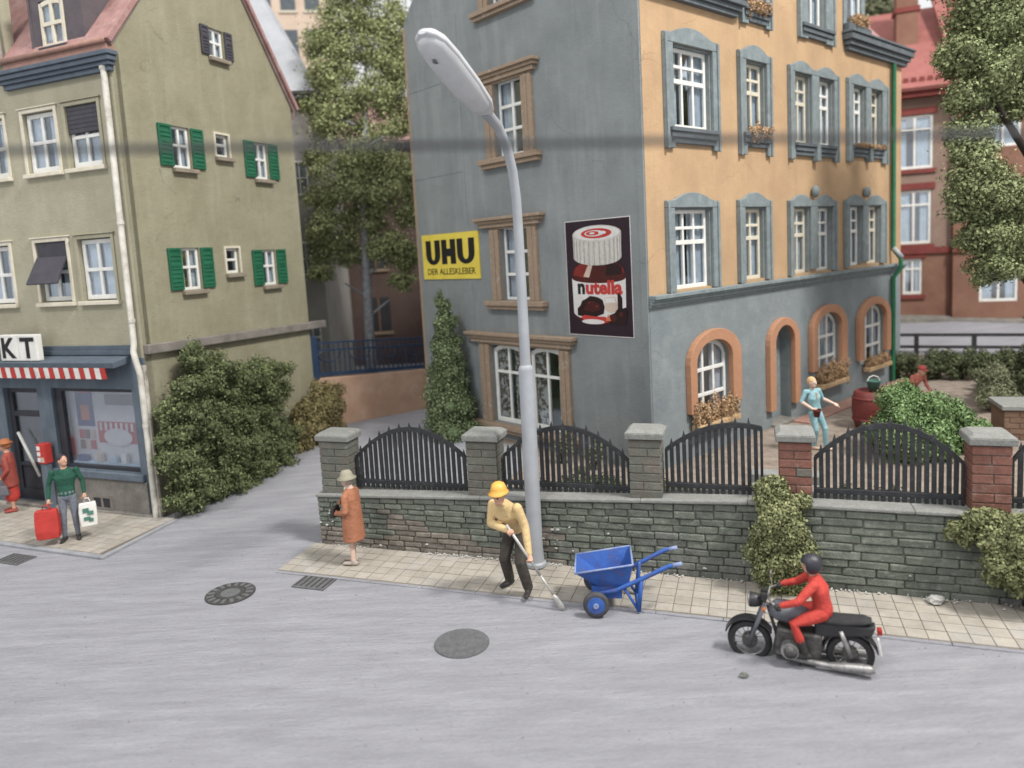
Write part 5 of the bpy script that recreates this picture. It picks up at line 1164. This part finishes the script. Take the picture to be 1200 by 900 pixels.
# --- man in the green pullover with two bags
hp, B, P = head((0, -.03, 1.615), (.75, -.7, .05))
pr = torso((0, 0, .93), (0, 0, 1.27), (0, 0, 1.46), 'shirt_green', rx=(.155, .155, .2))+[(limb([(0, 0, 1.42), (0, -.015, 1.54)], [.06, .055]), 'skin')]+hp
pr += [(limb([(0, 0, .98), (0, 0, .88)], [(.16, .115), (.15, .11)], 12), 'denim')]
pr += legs((.085, 0, .88), (.1, -.02, .49), (.11, .02, .1), (-.085, 0, .88), (-.1, -.03, .49), (-.12, 0, .1), (.2, -1, 0), (-.25, -1, 0))
pr += arm((.205, 0, 1.4), (.29, .03, 1.14), (.31, -.07, .9), (-1, 0, 0), 'shirt_green', -1, .7)+arm((-.205, 0, 1.4), (-.3, .03, 1.14), (-.31, -.06, .88), (1, 0, 0), 'shirt_green', 1, .7)
hair = MB().ball(P(0, -.022, .03), (.086, .096, .1), 14, rot=B)
figure('person', 'man in green pullover and grey trousers carrying two shopping bags', (-8.5, 14.04, .05), R(22), pr, [('hair', hair, 'hair_dark')])
def bag(loc, rz, w_, d_, h_, matn, label, mark=None, flare=1.12):
    t = empty('shopping_bag', loc, rz, label, 'bag', 'bags carried by the man in green')
    mb = MB(); rgx = random.Random(int(w_*1000)); N_ = 6
    vs = []; fs = []
    lv = [(0, .93), (.25, 1.02), (.6, 1.03), (.9, .98), (1, .94)]
    prof = [(-.5, -.5), (-.17, -.56), (.17, -.56), (.5, -.5), (.5, .5), (.17, .56), (-.17, .56), (-.5, .5)]
    for z, f in lv:
        for a, b in prof: vs.append((a*w_*f+rgx.uniform(-.006, .006), b*d_*f*(1-.25*z)+rgx.uniform(-.006, .006), z*h_))
    for i in range(len(lv)-1):
        for j in range(8): fs.append((i*8+j, i*8+(j+1) % 8, (i+1)*8+(j+1) % 8, (i+1)*8+j))
    fs += [tuple(range(7, -1, -1)), tuple(range(32, 40))]
    mb.add(vs, fs); mb.build('body', matn, t, bevel=.012, smooth=False)
    for s in (-1, 1): MB().tube([(-w_*.22, s*d_*.2, h_*.96), (-w_*.1, s*d_*.08, h_+.09), (w_*.1, s*d_*.08, h_+.09), (w_*.22, s*d_*.2, h_*.96)], .009, 6).build('handle', matn, t, smooth=True)
    if mark:
        for (a, b, c, d) in ((-.3, .05, .62, .8), (-.05, .3, .5, .66), (-.28, .1, .28, .42), (.0, .26, .2, .34)): MB().box(a*w_, b*w_, -d_*.62, -d_*.5, c*h_, d*h_).build('print', mark, t)
rz_ = R(22); rot2 = lambda x, y: (-8.5+x*math.cos(rz_)-y*math.sin(rz_), 14.04+x*math.sin(rz_)+y*math.cos(rz_))
bag((*rot2(-.36, -.12), .2), R(14), .4, .2, .56, 'red', 'plain red shopping bag in the hand of the man in green')
bag((*rot2(.345, -.13), .32), R(30), .3, .14, .46, 'white', 'white shopping bag with teal print in the hand of the man in green', 'teal')

# --- figure in the orange coat and hat
hp, B, P = head((.0, -.04, 1.46), (.15, -1, -.05), 'skin_pale')
pr = [(limb([(0, .02, 1.3), (0, -.01, 1.38)], [.055, .05]), 'skin_pale')]+hp
pr += [(MB().tube([(0, .02, .44), (0, .015, .6), (0, .01, .8), (0, .01, .98), (0, 0, 1.16), (0, .01, 1.26), (0, .01, 1.32)], [(.225, .175), (.22, .17), (.21, .16), (.195, .15), (.205, .14), (.16, .105), (.08, .07)], 18, side=(1, 0, 0)), 'coat_orange'), (limb([(-.13, 0, 1.24), (.13, 0, 1.24)], [.07, .07]), 'coat_orange')]
pr += [(ellip((0, -.05, 1.31), (.06, .05, .04)), 'white')]
pr += legs((.07, 0, .6), (.075, 0, .4), (.075, .01, .09), (-.07, 0, .6), (-.075, -.05, .4), (-.08, -.06, .09), (.1, -1, 0), (-.1, -1, 0), 'skin_pale', 'hair_grey', (.06, .05, .038))
pr += arm((.19, 0, 1.22), (.25, .03, .98), (.16, -.16, .92), (-1, 0, 0), 'coat_orange', -1, .7, 'coat_orange', r=(.064, .055, .045))+arm((-.19, 0, 1.22), (-.25, .0, 1.0), (-.12, -.2, 1.02), (1, 0, 0), 'coat_orange', 1, .7, 'coat_orange', r=(.064, .055, .045))
hat = MB(); vs_ = []
hat.lathe([(.10, -.01), (.165, -.03), (.168, -.022), (.11, .012), (.1, .06), (.075, .1), (.03, .112)], 18); hat.v = [tuple(P(0, -.005, .05)+B@Vector(v)) for v in hat.v]
hair = MB().ball(P(0, -.03, -.02), (.084, .08, .09), 12, rot=B)
figure('person', 'figure in long orange coat and olive brimmed hat at the wall corner', (-2.55, 12.12, .03), R(-107), pr, [('hat', hat, 'hat_olive'), ('hair', hair, 'hair_grey')], 1.02)
hbg = empty('handbag', g2w((-2.55, 12.12), -107, .0, -.31, .86), R(-107), 'small dark handbag held before the orange coat', 'bag')
MB().hexa([(-.13, -.05, 0), (.13, -.05, 0), (.13, .05, 0), (-.13, .05, 0), (-.11, -.03, .18), (.11, -.03, .18), (.11, .03, .18), (-.11, .03, .18)]).build('body', 'shoe', hbg, bevel=.02); MB().tube([(-.07, 0, .17), (-.04, 0, .25), (.04, 0, .25), (.07, 0, .17)], .01, 6).build('handle', 'shoe', hbg)

# --- workman with shovel
ch = Vector((0, -.17, 1.24)); nk = Vector((0, -.28, 1.4))
hp, B, P = head((.02, -.36, 1.52), (.0, -.98, -.12))
pr = torso((0, .06, .92), ch, nk, 'shirt_yellow', rx=(.17, .175, .2), ry=(.13, .135, .15))+[(limb([ch*.3+nk*.7, (0, -.33, 1.44)], [.06, .055]), 'skin')]+hp
pr += [(limb([(0, .05, .97), (0, .06, .86)], [(.17, .125), (.165, .12)], 12), 'trousers_dark'), (limb([(-.05, -.33, 1.4), (.05, -.33, 1.4)], [.035, .035], 6), 'shirt_yellow')]
pr += legs((.1, .05, .86), (.17, -.14, .5), (.2, -.02, .1), (-.1, .06, .86), (-.15, -.06, .47), (-.2, .12, .1), (.35, -1, 0), (-.3, -1, 0), 'trousers_dark', 'shoe', (.104, .084, .074))
wr_ = R(-34); WL = Vector((.18, 10.72, .05)); WS = 1.06
TIP = Vector((.82, 10.08, .02)); UP = Vector((.13, 10.3, 1.15)); LO = UP+(TIP-UP)*.36     # shovel line through both hands
iw = Matrix.Rotation(-wr_, 3, 'Z'); HR = iw@(UP-WL)/WS; HL = iw@(LO-WL)/WS
pr += arm((.2, -.2, 1.33), (.29, -.16, 1.07), HL-(HL-Vector((.29, -.16, 1.07))).normalized()*.05, (0, -1, .2), 'shirt_yellow', -1, .85, r=(.074, .06, .046))
pr += arm((-.2, -.2, 1.33), (-.23, -.24, 1.05), HR-(HR-Vector((-.23, -.24, 1.05))).normalized()*.05, (0, -1, .2), 'shirt_yellow', 1, .85, r=(.074, .06, .046))
hm = MB(); hm.lathe([(.108, .0), (.135, -.012), (.137, .0), (.115, .02), (.112, .06), (.09, .115), (.05, .14), (.015, .148)], 20)
hm.v = [(x, y+(.03 if (z < .01 and y > .05) else 0), z) for x, y, z in hm.v]; hm.v = [tuple(P(0, -.012, .062)+B@Vector(v)) for v in hm.v]
figure('person', 'workman in yellow shirt and yellow hard hat bending over a shovel', WL, wr_, pr, [('hard_hat', hm, 'helmet_yellow')], WS)
a = UP; b = TIP; dsh = (b-a).normalized()
sh = empty('shovel', b, 0, 'silver long-handled shovel leaning from the hands of the workman', 'shovel')
mb = MB(); mb.tube([a-dsh*.12-b, a+dsh*.75-b], .022, 8); mb.build('shaft', 'silver', sh, smooth=True)
mb = MB(); mb.tube([a+dsh*.7-b, -dsh*.22], .017, 8); mb.build('rod', 'silver', sh, smooth=True)
mb = MB(); mb.tube([-dsh*.26, -dsh*.2, -dsh*.05, Vector((0, 0, 0))], [(.018, .018), (.045, .02), (.05, .016), (.03, .008)], 10); mb.build('blade', 'silver', sh, smooth=True)

# --- woman in red coat at the left edge
hp, B, P = head((0, -.03, 1.5), (0, -1, 0))
pr = [(limb([(0, 0, 1.32), (0, -.01, 1.42)], [.055, .05]), 'skin')]+hp
pr += [(MB().tube([(0, .0, .6), (0, 0, .9), (0, 0, 1.16), (0, 0, 1.3), (0, 0, 1.36)], [(.2, .16), (.175, .14), (.195, .13), (.14, .095), (.07, .06)], 16, side=(1, 0, 0)), 'coat_red'), (limb([(0, 0, .34), (0, 0, .6)], [(.16, .15), (.15, .13)], 12), 'suit_red')]
pr += legs((.07, 0, .5), (.075, 0, .4), (.075, .02, .09), (-.07, 0, .5), (-.075, -.05, .4), (-.08, -.05, .09), (.1, -1, 0), (-.1, -1, 0), 'skin', 'coat_red', (.06, .05, .038))
pr += arm((.19, 0, 1.26), (.24, .05, 1.0), (.2, -.1, .84), (-1, 0, 0), 'coat_red', -1, .7, r=(.062, .05, .042))+arm((-.19, 0, 1.26), (-.22, -.08, 1.02), (-.12, -.26, 1.05), (1, 0, 0), 'coat_red', 1, .7, r=(.062, .05, .042))
hair = MB().ball(P(0, -.03, .03), (.1, .11, .105), 14, rot=B); brim = MB().lathe([(.16, 0), (.165, .012), (.11, .03), (.1, .07), (.05, .1)], 16); brim.v = [tuple(P(0, -.01, .07)+B@Vector(v)) for v in brim.v]
figure('person', 'woman in red coat and ginger hat at the left edge by the shop', (-10.93, 16.05, .05), R(-75), pr, [('hair', hair, 'hair_ginger'), ('hat', brim, 'hair_ginger')], 1.0)
t = empty('handbag', g2w((-10.93, 16.05), -75, .25, -.13, .5), R(-75), 'grey handbag hanging from the arm of the woman in red', 'bag')
MB().hexa([(-.07, -.18, 0), (.07, -.18, 0), (.07, .18, 0), (-.07, .18, 0), (-.04, -.13, .22), (.04, -.13, .22), (.04, .13, .22), (-.04, .13, .22)]).build('body', 'grey_bag', t, bevel=.03); MB().tube([(0, -.1, .2), (0, -.06, .32), (0, .06, .32), (0, .1, .2)], .012, 6).build('handle', 'grey_bag', t)
t = empty('parcel', g2w((-10.93, 16.05), -75, -.05, -.42, .85), R(-75), 'pale blue parcel held in front of the woman in red', 'parcel')
MB().box(-.16, .16, -.1, .1, 0, .4).build('body', 'pale_blue', t, bevel=.02); MB().box(-.165, .165, -.02, .02, -.004, .404).build('band', 'white', t)

# --- woman in light blue dungarees in the garden
hp, B, P = head((-.11, -.05, 1.53), (.2, -1, 0), 'skin_pale')
pr = torso((0, 0, .9), (-.05, -.02, 1.19), (-.09, -.02, 1.38), 'light_blue', rx=(.15, .13, .165), ry=(.115, .1, .115))+[(limb([(-.085, -.02, 1.33), (-.1, -.03, 1.45)], [.05, .045]), 'skin_pale')]+hp
pr += [(limb([(-.2, -.01, 1.33), (.04, -.01, 1.33)], [.06, .06]), 'light_blue'), (limb([(-.06, -.13, 1.19), (-.06, -.12, 1.31)], [.02, .02], 6), 'hair_grey')]
pr += legs((.08, 0, .86), (.16, -.12, .5), (.24, -.06, .1), (-.08, 0, .86), (-.02, -.06, .48), (.06, .1, .1), (.6, -1, 0), (.6, -.8, 0), 'light_blue', 'skin_pale', (.085, .062, .05))
pr += arm((.09, -.01, 1.34), (.22, .02, 1.13), (.4, -.12, 1.02), (0, 0, -1), 'light_blue', -1, .2, 'skin_pale', True, (.055, .042, .033))+arm((-.25, -.01, 1.34), (-.33, .03, 1.12), (-.2, -.16, .98), (1, 0, 0), 'light_blue', 1, .7, 'skin_pale', True, (.055, .042, .033))
hair = MB().ball(P(0, -.02, .03), (.09, .1, .1), 14, rot=B)
gwl = (6.55, 14.75); figure('person', 'woman in light blue dungarees walking in the garden', (*gwl, .75), R(18), pr, [('hair', hair, 'hair_blond')], .95)
t = empty('flower_pot', (*g2w(gwl, 18, -.13, -.2, 0)[:2], 1.52), 0, 'small red pot in the hand of the woman in dungarees', 'pot'); MB().lathe([(.05, 0), (.075, .13), (.085, .13), (.085, .16), (.07, .16)], 14).build('body', 'barrel', t, smooth=True); MB().lathe([(.08, .128), (.09, .13), (.09, .158), (.08, .16)], 14).build('rim', 'barrel', t)

# --- person with red cap behind the garden bush
hp, B, P = head((0, -.2, 1.1), (.1, -1, -.25))
pr = torso((0, .1, .62), (0, -.06, .88), (0, -.13, 1.0), 'shirt_pink')+[(limb([(0, -.12, .96), (0, -.17, 1.05)], [.06, .055]), 'skin')]+hp
pr += legs((.1, .1, .6), (.16, -.15, .42), (.16, .05, .1), (-.1, .1, .6), (-.16, -.15, .42), (-.16, .05, .1), (0, -1, 0), (0, -1, 0), 'denim')
pr += arm((.19, -.1, .95), (.25, -.12, .72), (.14, -.32, .6), (-1, 0, 0), 'shirt_pink', -1)+arm((-.19, -.1, .95), (-.25, -.12, .72), (-.14, -.32, .6), (1, 0, 0), 'shirt_pink', 1)
cap = MB().lathe([(.1, 0), (.1, .05), (.07, .09), (.02, .1)], 14); cap.ball((0, .09, .005), (.08, .08, .012), 10); cap.v = [tuple(P(0, -.005, .04)+B@Vector(v)) for v in cap.v]
figure('person', 'person with red cap and pink shirt crouching behind the bright green bush', (10.2, 17.5, .75), R(20), pr, [('cap', cap, 'cap_red')], .95)

# ================================================================ BLUE WHEELBARROW
M['barrow'] = mat('barrow', '#2f5dab', .6, '#254c94', 6, .12, 50, .3, 40, stain='#66586e', stain_amt=.85, stain_scale=6, chip='#8b97b0')
M['barrow_in'] = M['barrow']; M['tyre'] = mat('tyre', '#4a4a4d', .8, '#3d3d40', 9, .15, 40, .3, 50); M['barrow_rim'] = mat('barrow_rim', '#8e97ac', .6, '#5f79b4', 9, .1)
wb = empty('wheelbarrow', (1.5, 10.2, .02), R(-8), 'blue two-wheeled wheelbarrow standing on the footway edge', 'wheelbarrow'); wb.scale = (.93, .93, .93)
# local x along the barrow (front = -x, handles = +x), y to the wall
tr = MB()
to = [(-.5, -.36), (.37, -.36), (.37, .36), (-.5, .36)]; bo = [(-.16, -.25), (.3, -.25), (.3, .25), (-.16, .25)]; th = .022
zt0, zt1, zb0 = .65, .79, .4
topz = [zt0, zt1, zt1, zt0]
outer_t = [(x, y, z) for (x, y), z in zip(to, topz)]; outer_b = [(x, y, zb0) for x, y in bo]
inn_t = [(x*(1-th*1.6)+(-.07)*th*1.6, y*(1-th*1.8), z) for x, y, z in outer_t]; inn_b = [(x*.94, y*.93, zb0+th) for x, y in bo]
vs_ = outer_t+outer_b+inn_t+inn_b; fs_ = [(4, 5, 6, 7), (12, 13, 14, 15)]
for i in range(4):
    j = (i+1) % 4; fs_ += [(i, j, 4+j, 4+i), (8+i, 8+j, 12+j, 12+i), (i, j, 8+j, 8+i)]
tr.add(vs_, fs_); tr.build('tray', 'barrow', wb, bevel=.004)
mb = MB()
for i in range(4):
    j = (i+1) % 4; mb.tube([outer_t[i], outer_t[j]], .016, 6)
mb.build('tray_rim', 'barrow_rim', wb, smooth=True)
for s in (-1, 1):
    mb = MB(); mb.tube([(-.28, s*.27, .26), (.1, s*.27, .34), (.55, s*.29, .56), (.9, s*.3, .74), (1.02, s*.3, .77)], [(.034, .026), (.036, .028), (.036, .028), (.036, .028), (.03, .026)], 8); mb.build('handle', 'barrow', wb, smooth=True)
    MB().tube([(.96, s*.3, .757), (1.1, s*.3, .785)], .034, 8).build('grip', 'barrow_rim', wb, smooth=True)
    mb = MB(); mb.tube([(.5, s*.28, .56), (.44, s*.28, .02)], .033, 8); mb.tube([(.22, s*.26, .4), (.42, s*.28, .06)], .022, 6); mb.build('leg', 'barrow', wb, smooth=True)
    w_ = MB(); w_.lathe([(.135, s*.43-.045), (.17, s*.43-.05), (.195, s*.43-.025), (.195, s*.43+.025), (.17, s*.43+.05), (.135, s*.43+.045)], 28, (-.2, 0, .195), 'y'); w_ = w_.build('wheel', 'tyre', wb, smooth=True)
    MB().lathe([(.02, s*.43-.056), (.13, s*.43-.05), (.138, s*.43-.03), (.138, s*.43+.03), (.13, s*.43+.05), (.02, s*.43+.056)], 24, (-.2, 0, .195), 'y').build('rim', 'barrow', w_); MB().lathe([(.04, s*.43-.07), (.045, s*.43-.05), (.045, s*.43+.05), (.04, s*.43+.07)], 12, (-.2, 0, .195), 'y').build('hub', 'barrow_rim', w_)
MB().tube([(-.2, -.5, .195), (-.2, .5, .195)], .016, 8).build('axle', 'barrow_rim', wb); [MB().box(-.26, .2, y_-.02, y_+.02, .2, .4).build('axle_bracket', 'barrow', wb) for y_ in (-.22, .22)]
MB().tube([(.44, -.3, .03), (.44, .3, .03)], .02, 8).build('foot_bar', 'barrow', wb)

# ================================================================ MOTORCYCLE AND RIDER
M['moto_black'] = mat('moto_black', '#26262a', .4, '#2f2f33', 6, .1, spec=.5); M['rubber'] = mat('rubber', '#2a2a2c', .85, '#353537', 9, .15)
M['moto_grey'] = mat('moto_grey', '#5c5e66', .4, '#50525a', 6, .08, spec=.5); M['chrome'] = mat('chrome', '#a2a1a0', .4, '#7a7878', 9, .2, metal=.6, stain='#5b5856', stain_amt=.6, stain_scale=7); M['engine'] = mat('engine', '#5f5d5c', .5, '#3b3a39', 12, .25, metal=.4, stain='#8d8b88', stain_amt=.6, stain_scale=9); M['red_lamp'] = mat('red_lamp', '#a3201d', .3)
ma = math.atan2(8.8-8.29, 2.98-4.17)
mo = empty('motorcycle', (3.56, 8.52, -.09), ma, 'black touring motorcycle with chrome exhaust riding left on the road', 'motorcycle'); mo.scale = (.89,)*3
FX, RX, WR = .64, -.64, .3
for x, nm in ((FX, 'wheel'), (RX, 'wheel')):
    a = [(WR-.07+.055*0, -.05)]
    w_ = MB().lathe([(WR-.09, -.05), (WR-.05, -.07), (WR-.012, -.045), (WR, 0), (WR-.012, .045), (WR-.05, .07), (WR-.09, .05)], 36, (x, 0, WR), 'y'); 
    k = len(w_.f); w_.f = w_.f[:-2]; w_.m = w_.m[:-2]
    w_ = w_.build('wheel', 'rubber', mo, smooth=True)
    ri = MB(); pts = [(x+(WR-.09)*math.cos(2*math.pi*i/36), 0, WR+(WR-.09)*math.sin(2*math.pi*i/36)) for i in range(37)]; ri.tube(pts, (.014, .035) and [(.014, .036)]*37, 8, cap=False); ri.build('rim', 'chrome', w_, smooth=True)
    MB().lathe([(.03, -.08), (.1, -.055), (.105, .0), (.1, .055), (.03, .08)], 20, (x, 0, WR), 'y').build('hub', 'engine', w_, smooth=False)
    for i in range(14):
        an_ = 2*math.pi*i/14; s = .03 if i % 2 else -.03
        MB().tube([(x+.08*math.cos(an_), s, WR+.08*math.sin(an_)), (x+(WR-.08)*math.cos(an_+.15), 0, WR+(WR-.08)*math.sin(an_+.15))], .006, 5).build('spoke', 'chrome', w_)
def fender(x, r_, a0, a1, matn, wd=.075):
    o_ = [(x+r_*math.cos(R(a)), WR+r_*math.sin(R(a))) for a in np.linspace(a0, a1, 14)]; i_ = [(x+(r_-.02)*math.cos(R(a)), WR+(r_-.02)*math.sin(R(a))) for a in np.linspace(a0, a1, 14)]
    return autosmooth(MB().ring(o_, i_, -wd, wd).build('fender', matn, mo))
fender(FX, .345, 20, 150, 'moto_black', .085); fender(RX, .35, 10, 165, 'moto_black', .095)
for s in (-1, 1):
    MB().tube([(FX, s*.09, WR), (FX-.1, s*.09, .58), (FX-.22, s*.09, .92)], [.026, .03, .028], 10).build('fork', 'moto_grey', mo, smooth=True)
    MB().tube([(RX, s*.1, WR), (RX+.12, s*.11, .66)], [.036, .03], 10).build('shock_absorber', 'chrome', mo, smooth=True)
    MB().tube([(.25, s*.1, .3), (.05, s*.17, .2), (-.35, s*.19, .19), (-.5, s*.2, .2), (-.85, s*.21, .225), (-.92, s*.21, .23)], [.03, .034, .04, .058, .064, .04], 12).build('exhaust', 'chrome', mo, smooth=True)
    MB().tube([(FX-.25, s*.03, .98), (FX-.27, s*.2, 1.02), (FX-.36, s*.33, 1.0)], [.013, .013, .013], 8).build('handlebar', 'chrome', mo, smooth=True); MB().tube([(FX-.35, s*.31, 1.0), (FX-.42, s*.4, .985)], .02, 8).build('grip', 'rubber', mo, smooth=True)
    MB().tube([(FX-.3, s*.25, 1.02), (FX-.27, s*.3, 1.16)], .006, 6).build('mirror_stem', 'chrome', mo); MB().ball((FX-.28, s*.32, 1.18), (.015, .05, .04), 10).build('mirror', 'chrome', mo, smooth=True)
    mb = MB(); mb.tube([(.12, s*.08, .36), (.1, s*.3, .34)], [.1, .085], 14); eng = mb.build('cylinder', 'engine', mo, smooth=True)
    for k in range(5): MB().lathe([(.115, s*(.13+.035*k)-.006), (.115, s*(.13+.035*k)+.006)], 16, (.11, 0, .35), 'y').build('cooling_fin', 'chrome', eng)
    MB().tube([(-.05, s*.12, .28), (-.05, s*.26, .28)], .018, 8).build('footrest', 'rubber', mo)
    MB().ball((FX-.2, s*.17, .86), (.03, .035, .03), 8).build('indicator', 'orange', mo, smooth=True)
autosmooth(MB().hexa([(-.28, -.15, .17), (.34, -.14, .19), (.34, .14, .19), (-.28, .15, .17), (-.3, -.15, .56), (.27, -.14, .6), (.27, .14, .6), (-.3, .15, .56)]).build('engine', 'engine', mo, bevel=.04))
MB().tube([(.4, 0, .86), (.3, 0, .5), (.28, 0, .22), (-.2, 0, .2), (-.3, 0, .55), (-.72, 0, .66)], .024, 8).build('frame', 'moto_black', mo, smooth=True)
MB().tube([(.38, 0, .78), (.28, 0, .8), (.1, 0, .79), (-.1, 0, .74), (-.16, 0, .72)], [(.07, .09), (.14, .165), (.15, .18), (.115, .14), (.06, .07)], 16).build('tank', 'moto_grey', mo, smooth=True)
MB().tube([(-.08, 0, .74), (-.2, 0, .76), (-.55, 0, .77), (-.8, 0, .8), (-.9, 0, .81)], [(.035, .1), (.055, .15), (.055, .15), (.05, .13), (.02, .08)], 14).build('seat', 'rubber', mo, smooth=True)
MB().hexa([(-.9, -.1, .62), (-.2, -.12, .52), (-.2, .12, .52), (-.9, .1, .62), (-.95, -.09, .76), (-.2, -.11, .72), (-.2, .11, .72), (-.95, .09, .76)]).build('side_cover', 'moto_black', mo, bevel=.03)
hl = MB().lathe([(.03, -.1), (.085, -.06), (.1, .0), (.105, .06), (.1, .07)], 20, (FX-.08, 0, .9), 'x').build('headlight', 'moto_black', mo, smooth=True); MB().lathe([(.095, .07), (.098, .078), (.08, .09), (.02, .1)], 20, (FX-.08, 0, .9), 'x').build('lens', 'chrome', hl, smooth=True)
for s in (-.07, .07): MB().lathe([(.04, -.05), (.045, 0), (.045, .04)], 14, (FX-.2, s, 1.0), 'z').build('instrument', 'moto_black', mo)
MB().box(-1.02, -.96, -.05, .05, .63, .71).build('tail_lamp', 'red_lamp', mo, bevel=.012); MB().hexa([(-1.02, -.1, .38), (-1.0, -.1, .38), (-1.0, .1, .38), (-1.02, .1, .38), (-.98, -.1, .6), (-.96, -.1, .6), (-.96, .1, .6), (-.98, .1, .6)]).build('number_plate', 'white', mo)
MB().tube([(0, .05, .28), (-.02, .22, .02)], .012, 6).build('side_stand', 'moto_black', mo)
for s in (-1, 1): MB().tube([(FX-.34, s*.28, .99), (FX-.18, s*.22, 1.02), (FX-.16, s*.08, .9), (FX-.22, s*.06, .75)], .006, 6).build('cable', 'rubber', mo, smooth=True)
# rider in motorcycle coordinates turned to face +x; built facing -y
def mr_(x, y, z): return (y, -x, z)        # motorcycle (x fwd, y left) -> rider frame (-y fwd, +x left)
hp, B, P = head(mr_(-.16, 0, 1.5), (0, -1, -.06))
pr = torso(mr_(-.32, 0, .88), mr_(-.26, 0, 1.18), mr_(-.2, 0, 1.36), 'suit_red', rx=(.17, .165, .205), ry=(.13, .12, .135))+[(limb([mr_(-.21, 0, 1.32), mr_(-.18, 0, 1.42)], [.06, .055]), 'skin')]+hp
for s in (-1, 1):
    hpv, kn, an_ = Vector(mr_(-.3, s*.1, .86)), Vector(mr_(.06, s*.22, .72)), Vector(mr_(-.08, s*.24, .34))
    bt = kn*.45+an_*.55
    pr += [(limb([hpv, (hpv+kn)/2, kn, bt], [.105, .092, .072, .066]), 'suit_red'), (limb([bt, an_], [.062, .05]), 'shoe')]
    f_ = Vector((0, -1, 0)); pr += [(limb([an_+Vector((0, .05, -.05)), an_+Vector((0, -.1, -.06)), an_+Vector((0, -.17, -.06))], [.045, .042, .035]), 'shoe')]
    shd, el, wr2 = Vector(mr_(-.2, s*.2, 1.3)), Vector(mr_(.0, s*.34, 1.1)), Vector(mr_(.2, s*.35, 1.03))
    pr += [(limb([shd, (shd+el)/2, el], [.072, .064, .055]), 'suit_red'), (limb([el, wr2], [.055, .045]), 'suit_red')]
    d_ = (wr2-el).normalized(); pr += [(h, 'shoe') for h in hand(wr2, d_, (0, 0, -1), -s, .8)]
helm = MB(); helm.ball(P(0, -.015, .025), (.118, .13, .13), 16, rot=B); 
vis = MB().tube([P(-.06, .115, -.035), P(0, .125, -.04), P(.06, .115, -.035)], [(.04, .012)]*3, 8)
rd = figure('person', 'rider in red suit and dark helmet sitting on the motorcycle', (3.56, 8.52, -.075), ma+R(90), pr, [], .875)
hm_me = MB(); 
for i, (a0, a1) in enumerate([(0, 1)]):
    # open-face helmet: sphere shell without the face window
    pts = []; n = 22; h = 14
    for i_ in range(h+1):
        a = math.pi*i_/h*.86
        for j in range(n): b = 2*math.pi*j/n; pts.append((a, b, (.122*math.sin(a)*math.cos(b), .132*math.sin(a)*math.sin(b), .134*math.cos(a))))
    vv = [tuple(P(0, -.015, .02)+B@Vector(q[2])) for q in pts]; ff = []
    for i_ in range(h):
        for j in range(n):
            a, b, q = pts[i_*n+j]
            if math.sin(b+.14) > .62 and a > 1.25: continue
            ff.append((i_*n+j, i_*n+(j+1) % n, (i_+1)*n+(j+1) % n, (i_+1)*n+j))
    hm_me.add(vv, ff)
o = hm_me.build('helmet', 'helmet_dark', rd, smooth=True); sd = o.modifiers.new('s', 'SOLIDIFY'); sd.thickness = .012; sd.offset = 1
print('objects', len(bpy.data.objects), 'tris', sum(len(o.data.polygons)*2 for o in bpy.data.objects if o.type == 'MESH'))
